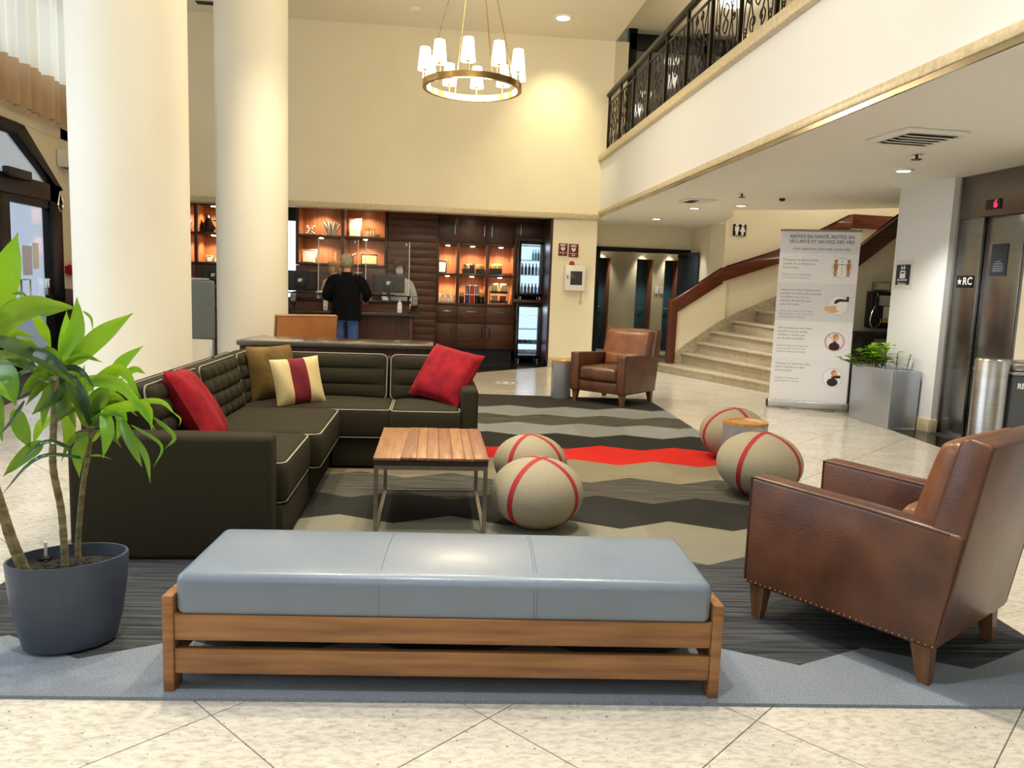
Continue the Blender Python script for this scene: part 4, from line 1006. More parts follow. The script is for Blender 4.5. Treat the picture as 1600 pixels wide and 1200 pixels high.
LV = [
 ((-25, 535), (5, 440), (28, 363), 52, A, (-.05, -.06, -.02), .2),
 ((98, 566), (119, 515), (120, 464), 30, A, (0, .03, .05), 0),
 ((110, 570), (158, 524), (208, 489), 34, A, (0, .03, .06), .15),
 ((94, 556), (103, 515), (104, 486), 17, A, (0, .05, .08), .3),
 ((-18, 528), (42, 480), (118, 482), 40, B_, (-.06, -.10, -.05), .2),
 ((58, 473), (88, 474), (119, 481), 11, B_, (-.05, -.02, .02), .5),
 ((52, 470), (22, 472), (-6, 488), 14, A, (-.08, -.05, -.05), .6),
 ((46, 474), (34, 459), (18, 459), 8, B_, (-.08, -.06, -.06), .4),
 ((54, 492), (70, 520), (80, 548), 17, A, (-.06, 0, 0), .3),
 ((64, 492), (84, 485), (106, 484), 15, D_, (-.02, .02, .05), .5),
 ((130, 486), (142, 497), (145, 516), 5, B_, (.05, .08, .1), .2),
 ((-12, 528), (50, 552), (112, 600), 24, D_, (-.10, -.14, -.12), .1),
 ((40, 545), (80, 560), (118, 598), 17, G_, (-.12, -.17, -.15), .3),
 ((97, 570), (76, 549), (50, 556), 17, D_, (0, -.06, -.1), .3),
 ((16, 532), (44, 534), (64, 548), 13, B_, (-.05, -.08, -.08), .5),
 ((4, 572), (12, 552), (18, 536), 18, A, (.06, .06, .06), 0),
 ((-6, 572), (15, 590), (24, 634), 30, B_, (-.05, -.14, -.15), .1),
 ((-14, 600), (8, 610), (20, 628), 24, A, (-.02, -.04, -.05), 0),
 ((24, 640), (34, 672), (48, 701), 27, B_, (-.04, -.05, -.05), 0),
 ((83, 655), (64, 664), (51, 694), 19, A, (0, .04, .05), .2),
 ((66, 690), (36, 714), (5, 744), 25, B_, (-.03, -.07, -.1), .2),
 ((120, 704), (72, 690), (28, 724), 9, G_, (.03, -.12, -.16), .6),
 ((140, 716), (62, 714), (-2, 778), 8, G_, (.04, -.14, -.2), .6),
 ((38, 626), (20, 655), (-2, 682), 7, G_, (-.1, -.14, -.15), .5),
 ((95, 612), (108, 665), (101, 713), 25, B_, (.02, .05, .06), .1),
 ((92, 584), (78, 620), (50, 648), 30, D_, (0, -.03, -.05), .3),
 ((92, 584), (60, 590), (30, 620), 26, D_, (0, -.06, -.08), .4),
 ((94, 588), (118, 612), (132, 652), 24, D_, (0, -.03, -.05), .3),
 ((90, 600), (96, 640), (90, 660), 20, D_, (0, -.04, -.05), .2),
 ((86, 592), (62, 575), (24, 584), 18, B_, (0, -.1, -.12), .4),
 ((92, 580), (112, 578), (136, 600), 15, B_, (0, .05, .05), .3),
 ((135, 680), (122, 708), (124, 746), 22, B_, (0, 0, .02), .1),
 ((138, 668), (122, 628), (100, 590), 20, D_, (0, -.06, -.06), .2),
 ((140, 660), (130, 620), (118, 585), 15, G_, (0, -.08, -.1), .2),
 ((168, 600), (192, 565), (224, 540), 22, A, (.1, .14, .18), .1),
 ((142, 600), (188, 578), (220, 622), 22, A, (0, -.02, -.03), .4),
 ((196, 584), (212, 577), (227, 584), 13, A, (.1, .14, .14), .2),
 ((126, 594), (190, 604), (243, 672), 24, A, (0, -.05, -.06), .35),
 ((212, 627), (252, 628), (274, 648), 11, A, (-.03, 0, .02), .5),
 ((272, 645), (282, 655), (280, 666), 3, A, (.02, .02, .02), .2),
 ((150, 645), (222, 634), (238, 671), 22, A, (0, -.05, -.05), .4),
 ((162, 640), (168, 675), (161, 716), 22, A, (-.03, -.08, -.08), .1),
 ((180, 628), (190, 655), (183, 688), 20, A, (.02, .0, 0), .1),
 ((190, 655), (206, 695), (222, 730), 18, B_, (-.02, -.06, -.06), .2),
 ((208, 680), (228, 715), (235, 755), 11, B_, (-.04, -.06, -.06), .2),
 ((205, 664), (252, 696), (240, 730), 6, B_, (-.05, -.06, -.06), .3),
 ((240, 652), (272, 682), (258, 701), 8, B_, (-.03, -.02, -.02), .2),
 ((144, 646), (139, 612), (146, 588), 18, A, (0, .06, .08), .1),
 ((142, 655), (160, 622), (172, 612), 22, D_, (0, -.03, -.04), .2),
 ((150, 640), (172, 606), (194, 590), 26, A, (.02, .06, .08), .1),
 ((140, 665), (150, 620), (180, 600), 22, B_, (0, -.02, 0), .2),
 ((140, 660), (172, 645), (200, 655), 13, B_, (0, -.06, -.07), .4),
 ((140, 668), (162, 660), (178, 690), 12, D_, (0, -.05, -.06), .3),
 ((-20, 560), (20, 560), (60, 582), 26, D_, (-.05, -.1, -.1), .2),
 ((-24, 600), (-8, 640), (4, 690), 30, B_, (-.05, -.08, -.1), .2),
 ((145, 690), (160, 672), (178, 676), 8, B_, (0, -.03, -.03), .2),
 ((140, 712), (156, 712), (176, 718), 4, B_, (0, -.03, -.03), .2),
 ((90, 588), (66, 600), (40, 634), 20, D_, (.02, -.05, -.08), .5),
 ((88, 580), (60, 566), (28, 590), 15, G_, (.02, -.12, -.16), .6),
 ((94, 596), (104, 628), (118, 668), 18, D_, (.02, -.01, -.02), .4),
 ((88, 600), (72, 632), (66, 668), 18, B_, (.03, .0, -.02), .3),
 ((96, 574), (124, 578), (148, 606), 13, G_, (.0, -.1, -.12), .5),
 ((100, 570), (128, 556), (160, 566), 13, B_, (.0, -.02, -.02), .5),
 ((140, 650), (118, 640), (98, 652), 13, D_, (.0, -.03, -.05), .5),
 ((142, 660), (166, 668), (190, 700), 13, D_, (.0, -.04, -.05), .3),
 ((140, 640), (128, 600), (132, 570), 14, B_, (.0, .03, .05), .3),
 ((146, 640), (186, 626), (214, 650), 14, D_, (.0, .02, .04), .4),
 ((60, 545), (36, 566), (8, 560), 17, D_, (-.05, -.1, -.12), .4),
 ((-8, 545), (22, 520), (56, 528), 15, D_, (-.04, -.02, 0), .5),
 ((138, 676), (110, 690), (96, 720), 12, D_, (.0, .02, .02), .3),
 ((152, 628), (178, 618), (208, 640), 15, A, (.0, .03, .03), .5),
]
for b, m, t, wp, mt, dep, rl in LV: leaf(b, m, t, wp, mt, dep, rl)
# ------------------------------------------------------------------ planter by the elevator
PBX, PBY = 4.82, 7.62
pb = thing('planter_plant', 'silver grey box planter with green leafy plants beside the elevator', 'plant', (5.0, 8.05, 0))
f0 = V((4.83, 7.62)); f1 = V((5.17, 7.64)); l1 = V((4.85, 8.45)); l2 = V((5.175, 8.42))
pq = [f0, f1, l2, l1]; cx = sum((p.x for p in pq))/4; cy = sum((p.y for p in pq))/4
mbp = MB(); top = [(p.x, p.y, .63) for p in pq]; bot = [(cx+(p.x-cx)*.97, cy+(p.y-cy)*.985, 0.0) for p in pq]
inn = [(cx+(p.x-cx)*.86, cy+(p.y-cy)*.94, .63) for p in pq]; inb = [(p[0], p[1], .57) for p in inn]
mbp.add(bot+top+inn+inb, [(3, 2, 1, 0)]+[(i, (i+1) % 4, 4+(i+1) % 4, 4+i) for i in range(4)]+[(4+i, 4+(i+1) % 4, 8+(i+1) % 4, 8+i) for i in range(4)]+[(8+i, 8+(i+1) % 4, 12+(i+1) % 4, 12+i) for i in range(4)]+[(12, 13, 14, 15)])
mk('planter_box', mbp, SILVER, pb, world=True, bev=.006)
mk('soil', MB().add([(p[0], p[1], .578) for p in inn], [(0, 1, 2, 3)]), SOIL, pb, world=True)
random.seed(21)
def sprig(x, y, lean, h, n, ls, mat):
    tip = V((x+lean[0], y+lean[1], .58+h)); base = V((x, y, .575)); mid = (base+tip)/2+V((0, 0, h*.12))
    path = smooth_path([base, mid, tip], 6)
    mk('stem', MB().tube(path, .006, 6), STEM, pb, world=True, smooth=True)
    for k in range(n):
        s = .35+.65*k/(n-1); p = path[min(len(path)-1, int(s*(len(path)-1)))]
        a = k*2.4+x*9; d = V((math.cos(a), math.sin(a), .35)).normalized(); L = ls*random.uniform(.8, 1.2); sd = d.cross(UPV).normalized(); up = sd.cross(d)
        vs = []
        for i in range(6):
            t = i/5; q = p+d*L*t+up*(L*(.25*t-.45*t*t)); w_ = L*.40*math.sin(PI*min(1, t*.94+.06)) if i < 5 else .001
            vs += [q-sd*w_+up*w_*.2, q, q+sd*w_+up*w_*.2]
        for q_ in vs: q_.x = min(q_.x, 5.165)
        fs = []
        for i in range(5):
            for kk in range(2):
                o_ = i*3+kk; fs.append((o_, o_+1, o_+4, o_+3))
        mk('leaf', MB().add(vs, fs), mat, pb, world=True, smooth=True)
for i in range(9): sprig(4.92+random.uniform(-.04, .06), 8.0+random.uniform(-.12, .22), (random.uniform(-.12, .05), random.uniform(-.1, .1)), random.uniform(.14, .30), 9, .12, [LEAF_M, LEAF_B][i % 2])
sprig(4.90, 8.3, (-.24, .05), .10, 7, .09, LEAF_M); sprig(4.92, 8.25, (-.2, .1), .14, 6, .09, LEAF_M)
sprig(5.02, 7.86, (0, .0), .22, 3, .07, LEAF_M); sprig(5.1, 7.80, (.03, .0), .20, 3, .06, LEAF_M); sprig(5.12, 7.76, (.05, 0), .03, 3, .06, LEAF_M)
# ------------------------------------------------------------------ roll-up banner
b0 = pz(1200, 635); b1 = pz(1321, 643)
bw = (b1-b0).length*1.0; rzb = math.atan2(b1.y-b0.y, b1.x-b0.x); bc = (b0+b1)/2
HB = 2.17
bnr = thing('banner', 'tall white roll-up banner with health advice in French and English', 'banner', (bc.x, bc.y, 0), rzb)
mk('base', MB().box(-bw/2-.02, bw/2+.02, -.05, .05, .015, .095), M('silver_base', (196, 196, 198), .35, .5), bnr, bev=.012)
for s in (-1, 1): mk('foot', MB().box(s*.25-.05, s*.25+.05, -.14, .14, 0, .015), STEEL, bnr, bev=.004)
for s in (-1, 1): mk('end_cap', MB().box(s*(bw/2+.02)-.008, s*(bw/2+.02)+.008, -.052, .052, .012, .1), BLACKP, bnr, bev=.003)
mk('sheet', MB().box(-bw/2, bw/2, .008, .011, .09, HB-.01), M('banner_vinyl', (232, 230, 236), .55), bnr)
mk('top_bar', MB().tube([(-bw/2-.01, .01, HB), (bw/2+.01, .01, HB)], .013, 8), M('bar', (150, 140, 120), .4, .5), bnr, smooth=True)
mk('pole', MB().cyl((0, .03, .05), (0, .03, HB-.02), .012, 8), STEEL, bnr)
rows = [(.872, 1.0, (226, 226, 234)), (.70, .872, (238, 238, 244)), (.475, .70, (228, 228, 235)), (.255, .475, (242, 242, 248)), (.0, .255, (238, 238, 244))]
hz = HB-.10
for k, (a, b, c) in enumerate(rows):
    mk('printed_field', MB().box(-bw/2+.001, bw/2-.001, .0072, .0082, .095+a*hz, .095+b*hz-.0005), M('banner_print_%d' % k, c, .55), bnr)
RB = MX.Identity(3); RB = MX(((1, 0, 0), (0, 0, -1), (0, 1, 0)))
def bt(s, u, v, size, mat, al='LEFT', bold=0, shear=0, sp=1.0):
    text('lettering', s, size, mat, bnr, (u*bw-bw/2, .0068, .095+v*hz), RB, al, .0004, bold, None, shear, False, sp)
TB = M('banner_title_ink', (62, 66, 78), .7); TG = M('banner_text_ink', (128, 130, 140), .7); TI = M('banner_italic_ink', (150, 152, 160), .7)
bt('RESTEZ EN SANTÉ, RESTEZ EN\nSÉCURITÉ ET SAUVEZ DES VIES', .52, .952, .054, TB, 'CENTER', .0006, 0, 1.1)
bt('STAY HEALTHY, STAY SAFE, SAVE LIVES', .52, .895, .037, TB, 'CENTER', .0003, .25)
bt('Pratiquez la distanciation\nsociale de 2 mètres en\ntout temps.', .05, .81, .041, TG, sp=1.1); bt('Practice social distancing\nof 2 metres at all times.', .05, .738, .034, TI, shear=.25, sp=1.1)
bt('Lavez vos mains fréquemment\npendant au moins 20 secondes\nou utilisez une de nos\nstations de désinfectant\npour les mains.', .05, .615, .038, TG, sp=1.15); bt('Wash your hands for at least\n20 seconds or use one of the\nhand sanitizer stations.', .05, .515, .033, TI, shear=.25, sp=1.1)
bt('Ne touchez pas vos yeux,\nbouche, nez ou toutes\nsurfaces à moins que\nce ne soit inévitable.', .05, .402, .039, TG, sp=1.1); bt('Refrain from touching your\neyes, mouth, nose or any\nsurfaces unless necessary.', .05, .31, .033, TI, shear=.25, sp=1.1)
bt('Toussez ou éternuez dans\nvotre manche ou dans\nun mouchoir.', .05, .20, .039, TG, sp=1.1); bt('Cough or sneeze into\nyour sleeve or tissues.', .05, .125, .033, TI, shear=.25, sp=1.1)
def disc(u, v, r, mat, dy=.0066, name='badge', e=.0006, par=None, sx=1, sy=1, n=28, rot=0):
    pts = []
    for k in range(n):
        a = 2*PI*k/n; x, z = r*sx*math.cos(a), r*sy*math.sin(a)
        pts.append((u*bw-bw/2+x*math.cos(rot)-z*math.sin(rot), dy, .095+v*hz+x*math.sin(rot)+z*math.cos(rot)))
    return mk(name, MB().extr(pts, (0, -e, 0)), mat, par or bnr)
WB = M('badge_white', (244, 243, 246), .5); SK = M('print_brown', (176, 122, 70), .6); SKD = M('print_dark', (40, 34, 36), .6); HAIR_P = M('print_ginger', (206, 140, 84), .6); REDI = M('print_red', (190, 40, 46), .6); SKL = M('print_skin', (226, 184, 140), .6)
BUB = [(.80, .79), (.79, .575), (.785, .362), (.80, .15)]
for u, v in BUB: disc(u, v, .118, M('badge_rim', (196, 195, 204), .5), .0069, 'badge_rim'); disc(u, v, .112, WB)
def fig(parts, m, name='print_figure'):
    mb = MB()
    for pts in parts: mb.extr([(p[0]*bw-bw/2, .0058, .095+p[1]*hz) for p in pts], (0, -.0005, 0))
    mk(name, mb, m, bnr)
u, v = BUB[0]
for s in (-1, 1):
    c = u+s*.08
    disc(c, v+.036, .017, SK, .0056, 'print_figure', sy=1.15)
    fig([[(c-.024, v+.026), (c+.024, v+.026), (c+.032, v-.006), (c+.024, v-.008), (c+.02, v+.01), (c+.018, v-.05), (c+.004, v-.05), (c, v-.012), (c-.004, v-.05), (c-.018, v-.05), (c-.02, v+.01), (c-.024, v-.008), (c-.032, v-.006)]], SK)
    fig([[(c-.017, v+.047), (c+.017, v+.047), (c+.02, v+.040), (c-.02, v+.040)]], SKD)
fig([[(u-.05, v+.021), (u+.05, v+.021), (u+.05, v+.018), (u-.05, v+.018)]]+[[(u-.003, v-.04+.018*k), (u+.003, v-.04+.018*k), (u+.003, v-.03+.018*k), (u-.003, v-.03+.018*k)] for k in range(5)], SKD)
u, v = BUB[1]
fig([[(u+.10, v+.052), (u+.13, v+.052), (u+.13, v+.022), (u+.02, v+.022), (u-.03, v+.008), (u-.05, v+.008), (u-.05, v+.018), (u-.03, v+.032), (u+.02, v+.038), (u+.10, v+.034)]], SKD)
fig([[(u-.17, v-.012), (u-.06, v-.002), (u+.0, v-.01), (u+.03, v-.028), (u-.0, v-.042), (u-.08, v-.046), (u-.17, v-.03)]], SKL); disc(u+.02, v-.018, .028, WB, .0054, 'print_foam', sx=1.4)
for (u, v), crossed in ((BUB[2], 1), (BUB[3], 0)):
    disc(u, v-.028, .062, SKD, .0058, 'print_figure', sx=1.0, sy=.8); disc(u+.012, v+.028, .034, HAIR_P, .0054, 'print_figure', sy=1.1); disc(u+.03, v+.022, .022, SKL, .0050, 'print_figure')
    fig([[(u-.02, v+.01), (u+.03, v+.0), (u+.03, v-.045), (u+.0, v-.05)]], REDI)
    if crossed:
        rg_ = MB(); rg_.tube([(u*bw-bw/2+.105*math.cos(2*PI*k/30), .0052, .095+v*hz+.105*math.sin(2*PI*k/30)) for k in range(30)], .004, 4, closed=True)
        rg_.tube([(u*bw-bw/2-.074, .0050, .095+v*hz+.074), (u*bw-bw/2+.074, .0050, .095+v*hz-.074)], .003, 4); mk('print_ring', rg_, REDI, bnr)
    else: fig([[(u-.0, v+.018), (u+.1, v+.012), (u+.1, v-.002), (u-.0, v-.006)]], SKD)
# ------------------------------------------------------------------ telephone, shelf
ph = pY(1375, 487, 9.6)
tp = thing('wall_telephone', 'black coin telephone on the cream wall above the dark shelf', 'telephone', (ph.x, 9.6, ph.z))
q0 = pY(1358, 455, 9.56); q1 = pY(1391, 513, 9.56)
mk('body', MB().box(q0.x, q1.x+.03, 9.48, 9.62, q1.z, q0.z), BLACKP, tp, world=True, bev=.015)
mk('face_panel', MB().box(q0.x+.10, q1.x+.0, 9.474, 9.482, q0.z-.18, q0.z-.05), M('panel_grey', (190, 190, 190), .4), tp, world=True, bev=.002)
mk('coin_plate', MB().box(q0.x+.17, q1.x+.01, 9.474, 9.482, q0.z-.40, q0.z-.19), M('panel_white', (220, 218, 210), .4), tp, world=True, bev=.002)
mk('yellow_label', MB().box(q0.x+.17, q0.x+.25, 9.472, 9.476, q0.z-.40, q0.z-.34), M('yellow_label', (230, 160, 40), .5), tp, world=True)
mk('handset', MB().rbox(.05, .06, .22, .02, (4, 4, 6), None, (q0.x+.05, 9.45, (q0.z+q1.z)/2+.06)), BLACKP, tp, world=True, smooth=True)
mk('cord', MB().tube(smooth_path([(q0.x+.05, 9.45, q0.z-.02), (q0.x+.06, 9.44, q0.z-.12), (q0.x-.0, 9.44, q0.z-.26), (q0.x-.02, 9.44, q1.z+.08), (q0.x+.03, 9.44, q1.z+.0), (q0.x+.12, 9.45, q1.z+.06), (q0.x+.14, 9.47, q1.z+.12)], 6), .006, 6), CHROME, tp, world=True, smooth=True)
s0 = pY(1364, 440, 9.6); s1 = pY(1384, 455, 9.6)
sb_ = thing('phone_sign_box', 'small silver box sign on top of the wall telephone', 'sign', ((s0.x+s1.x)/2, 9.6, s1.z))
mk('box', MB().box(s0.x, s1.x, 9.5, 9.62, s1.z+.002, s0.z), STEEL, sb_, world=True, bev=.008); mk('face', MB().box(s0.x+.015, s1.x-.015, 9.495, 9.5, s1.z+.02, s0.z-.02), M('sign_face', (206, 198, 184), .4), sb_, world=True)
h0 = pY(1328, 517, 9.45); 
sh = thing('wall_shelf', 'dark stone shelf under the wall telephone', 'shelf', (h0.x+.3, 9.5, h0.z-.1))
mk('shelf_board', MB().box(h0.x, h0.x+1.1, 9.3, 9.64, h0.z-.04, h0.z), BLKF, sh, world=True, bev=.004)
mk('front_apron', MB().box(h0.x, h0.x+1.1, 9.33, 9.36, h0.z-.09, h0.z-.04), BLKF, sh, world=True)
k0 = pY(1342, 523, 9.5); mk('support_panel', MB().box(k0.x, k0.x+.16, 9.4, 9.64, 0, h0.z-.04), BLACKP, sh, world=True)
# ------------------------------------------------------------------ signs
def wallsign(name, label, p0, p1, Y, mat, th=.012):
    a = pY(*p0, Y); b = pY(*p1, Y)
    t = thing(name, label, 'sign', ((a.x+b.x)/2, Y, (a.z+b.z)/2))
    mk('plate', MB().box(-(b.x-a.x)/2, (b.x-a.x)/2, -th, 0, -(a.z-b.z)/2, (a.z-b.z)/2), mat, t, bev=.003)
    return t, b.x-a.x, a.z-b.z, th
R0 = face_rot(0, -1)
t, w_, h_, th = wallsign('restroom_sign', 'black square restroom sign with a man and woman pictogram on the stair wall', (1146, 350), (1165, 369), 13.255, SIGNK)
for s, wom in ((-1, 0), (1, 1)):
    m = MB(); cx = s*w_*.22; m.lathe([(.001, -.003), (.028, -.003), (.028, .0), (.001, .0)], 14, (0, 0, 0))
    for p in m.v: p.x, p.y, p.z = cx+p.x, -th-.001+p.z, .095+p.y
    if wom: poly = [(-.02, .06), (.02, .06), (.05, -.03), (.02, -.03), (.02, -.09), (-.02, -.09), (-.02, -.03), (-.05, -.03)]
    else: poly = [(-.038, .06), (.038, .06), (.038, -.02), (.024, -.02), (.02, -.09), (-.02, -.09), (-.024, -.02), (-.038, -.02)]
    m.extr([(cx+x, -th-.0005, z) for x, z in poly], (0, -.002, 0)); mk('pictogram', m, INKW, t)
text('lettering', 'WC', .035, INKW, t, (0, -th-.001, -.105), R0, world=False)
for i, (p0, p1, lb) in enumerate((((873, 380), (886, 400), 'maroon defibrillator sign on the cream pillar, left one'), ((889, 381), (903, 402), 'maroon defibrillator sign on the cream pillar, right one'))):
    t, w_, h_, th = wallsign('defibrillator_sign', lb, p0, p1, 13.355, SIGNR)
    text('lettering', 'AED', .052, INKW, t, (0, -th-.001, .075), R0, world=False, bold=.001)
    hm = MB(); hp = []
    for k in range(24):
        a = 2*PI*k/24; hp.append((.0026*16*math.sin(a)**3*.9, -th-.0005, .0026*(13*math.cos(a)-5*math.cos(2*a)-2*math.cos(3*a)-math.cos(4*a))+.012))
    hm.extr(hp, (0, -.001, 0)); mk('heart', hm, INKW, t)
    bo = MB().extr([(x, -th-.0018, z+.012) for x, z in ((.008, .03), (-.012, 0), (.0, 0), (-.008, -.03), (.014, .006), (.002, .006))], (0, -.001, 0)); mk('bolt', bo, SIGNR, t)
    text('lettering', 'DEFIBRILLATOR' if i else 'DÉFIBRILLATEUR', .016, INKW, t, (0, -th-.001, -.055), R0, world=False, bold=.0006)
    text('lettering', 'INSIDE' if i else 'ICI', .022, INKW, t, (0, -th-.001, -.085), R0, world=False, bold=.0006)
a = pY(884, 414, 13.16); b = pY(914, 455, 13.16)
ae = thing('defibrillator_cabinet', 'white defibrillator wall cabinet with small window on the cream pillar', 'cabinet', ((a.x+b.x)/2, 13.36, b.z))
mk('body', MB().box(a.x, b.x, 13.17, 13.36, b.z, a.z), WHITE, ae, world=True, bev=.008)
mk('door', MB().box(a.x+.012, b.x-.012, 13.155, 13.172, b.z+.012, a.z-.012), WHITE, ae, world=True, bev=.004)
mk('door_window', MB().box(a.x+.09, b.x-.06, 13.150, 13.156, b.z+.10, a.z-.10), M('dark_pane', (60, 64, 66), .1), ae, world=True, bev=.002)
mk('latch', MB().box(a.x+.03, a.x+.05, 13.148, 13.156, b.z+.20, b.z+.26), CHROME, ae, world=True)
mk('beacon', MB().lathe([(.045, 0), (.045, .05), (.03, .07)], 16, (a.x+.12, 13.25, a.z)), REDP, ae, world=True, smooth=True)
mk('beacon_base', MB().lathe([(.05, 0), (.05, .012)], 16, (a.x+.12, 13.25, a.z-.002)), BLACKP, ae, world=True)
mk('cable', MB().tube(smooth_path([(b.x-.03, 13.34, b.z), (b.x-.035, 13.34, b.z-.12), (b.x-.06, 13.34, b.z-.2), (b.x-.03, 13.34, b.z-.23), (b.x-.02, 13.34, b.z-.17)], 5), .007, 6), M('cord_beige', (190, 170, 110), .6), ae, world=True, smooth=True)
# elevator hall sign on the white wall end (faces -x)
a = pX(1403, 414, 5.198); b = pX(1421, 445, 5.198)
es = thing('elevator_sign', 'navy elevator sign with arrows over a lift car on the white wall', 'sign', (5.2, (a.y+b.y)/2, (a.z+b.z)/2))
wy, wz = abs(a.y-b.y), a.z-b.z
mk('backing', MB().box(-.006, 0, -wy/2-.04, wy/2+.03, -wz/2-.04, wz/2+.05), M('acrylic_backing', (222, 220, 214), .3), es, bev=.002)
mk('plate', MB().box(-.014, -.006, -wy/2, wy/2, -wz/2, wz/2), SIGNB, es, bev=.002)
def yz(pts): return [(-.0142, -p[0]*wy, p[1]*wz) for p in pts]
ic = MB(); ic.extr(yz([(-.2, -.18), (.2, -.18), (.2, .16), (.12, .2), (-.12, .2), (-.2, .16)]), (-.001, 0, 0))
ic.extr(yz([(-.12, .24), (-.06, .24), (-.06, .32), (-.0, .32), (-.09, .45), (-.18, .32), (-.12, .32)]), (-.001, 0, 0)); ic.extr(yz([(.06, .45), (.12, .45), (.12, .36), (.18, .36), (.09, .24), (.0, .36), (.06, .36)]), (-.001, 0, 0)); mk('pictogram', ic, INKW, es)
mk('pictogram_window', MB().extr(yz([(-.12, .06), (.12, .06), (.12, .13), (-.12, .13)]), (-.0016, 0, 0)), SIGNB, es)
text('lettering', 'Ascenseur\nElevator', .045, INKW, es, (-.015, 0, -wz*.35), face_rot(-1, 0), world=False)
# ------------------------------------------------------------------ recycling bin by the elevator
bx0 = pY(1545, 562, 5.05); bx1 = pY(1590, 562, 5.05); zb_ = bx0.z
rb = thing('recycling_bin', 'stainless steel bin with dark grey lettered front beside the elevator', 'bin', (bx0.x+.3, 5.15, 0))
rr_ = (bx1.x-bx0.x)/2
mk('steel_tower', MB().lathe([(rr_, 0), (rr_, zb_-.015), (rr_-.008, zb_)], 28, (bx0.x+rr_, 5.15, 0)), STEEL, rb, world=True, smooth=True)
mk('body', MB().box(bx0.x+2*rr_-.01, bx0.x+2*rr_+.62, 5.06, 5.46, .02, zb_-.11), M('bin_grey', (72, 74, 78), .5), rb, world=True, bev=.01)
mk('lid', MB().box(bx0.x+2*rr_-.02, bx0.x+2*rr_+.63, 5.05, 5.47, zb_-.11, zb_-.085), STEEL, rb, world=True, bev=.008)
mk('collar', MB().box(bx0.x+2*rr_+.02, bx0.x+2*rr_+.6, 5.1, 5.42, zb_-.085, zb_-.02), STEEL, rb, world=True, bev=.02)
lp = pY(1594, 604, 5.055)
text('lettering', 'RECYCLE', .055, INKW, rb, (lp.x-.02, 5.057, lp.z), R0, 'LEFT', .001, .0015)
# ------------------------------------------------------------------ reception shelves
YF, YB = 14.40, 14.93
def fx_(x, y=400, Y=YF): return pY(x, y, Y).x
def fz_(y, x, Y=YF): return pY(x, y, Y).z
def puck(t, x, y, z, power=22):
    mk('puck_light', MB().lathe([(.035, 0), (.04, .012)], 14, (x, y, z-.013)), PUCK, t, world=True)
    light('SPOT', 'shelf_spot', (x, y, z-.03), power, (1, .80, .52), (x, y+.08, z-.6), spot_size=2.3, spot_blend=.6, shadow_soft_size=.03)
def shelf_unit(name, label, xs, zs, cat='shelf', y0=YF, y1=YB, lights=True, grp=None):
    t = thing(name, label, cat, ((xs[0]+xs[-1])/2, (y0+y1)/2, zs[0]), 0, grp)
    for i, x in enumerate(xs): mk('upright', MB().box(x-.025, x+.025, y0, y1-.02, zs[0]-.02, zs[-1]+.02), DWOOD, t, world=True, bev=.003)
    for z in zs:
        for a, b in zip(xs, xs[1:]): mk('shelf_board', MB().box(a+.025, b-.025, y0+.01, y1-.02, z-.022, z+.022), DWOOD, t, world=True, bev=.003)
    for a, b in zip(xs, xs[1:]):
        for c, d in zip(zs, zs[1:]):
            mk('back_panel', MB().box(a+.025, b-.025, y1-.02, y1-.005, c+.022, d-.022), LWOOD, t, world=True)
            for xx, s in ((a+.026, 1), (b-.026, -1)): mk('lining', MB().box(min(xx, xx+s*.006), max(xx, xx+s*.006), y0+.03, y1-.02, c+.022, d-.022), LWOOD, t, world=True)
            if lights: puck(t, (a+b)/2, y0+.2, d-.022)
    return t
def front(t, name, x0, x1, z0, z1, mat, hd=None, y=YF):
    p = mk(name, MB().box(x0+.006, x1-.006, y-.022, y, z0+.006, z1-.006), mat, t, world=True, bev=.003)
    if hd:
        hx, hz, L, vert = hd
        a, b = ((hx, hz-L/2), (hx, hz+L/2)) if vert else ((hx-L/2, hz), (hx+L/2, hz))
        mk('handle', MB().tube([(a[0], y-.022, a[1]), (a[0], y-.05, a[1]), (b[0], y-.05, b[1]), (b[0], y-.022, b[1])], .009, 6), CHROME, p, world=True)
    return p
xl, xm, xr_ = fx_(464, 325), fx_(536, 328), fx_(604, 330)
zt_, zm_, zl_ = fz_(322, 535), fz_(370, 535), fz_(414, 535)
s1 = shelf_unit('display_shelf', 'lit wooden display shelf behind the reception, right of the second column', [xl, xm, xr_], [zl_, zm_, zt_])
dr = thing('drawer_cabinet', 'dark wood drawer cabinet with pale handles below the lit reception shelf', 'cabinet', ((xl+xr_)/2, 14.65, .1))
mk('carcass', MB().box(xl-.02, xr_+.02, YF, YB, .1, zl_-.03), DWOOD, dr, world=True)
n = 4; zz = [zl_-.04-(zl_-.2)*k/n for k in range(n+1)]
for a, b in ((xl, xm), (xm, xr_)):
    for k in range(n): front(dr, 'drawer', a, b, zz[k+1], zz[k], DWOODH, ((a+b)/2-.1, zz[k]-.09, .14, 0))
y4 = [fx_(v) for v in (262, 306, 352)]
s2 = shelf_unit('display_shelf', 'lit wooden display shelf seen between the two columns', [y4[0], y4[1], y4[2]], [fz_(411, 320), fz_(364, 320), fz_(318, 320)])
dr2 = thing('drawer_cabinet', 'dark wood cabinet below the shelf between the two columns', 'cabinet', ((y4[0]+y4[2])/2, 14.65, .1))
mk('carcass', MB().box(y4[0]-.02, y4[2]+.02, YF, YB, .1, fz_(411, 320)-.03), DWOOD, dr2, world=True)
for a, b in ((y4[0], y4[1]), (y4[1], y4[2])): front(dr2, 'door', a, b, .15, fz_(411, 320)-.04, DWOODH)
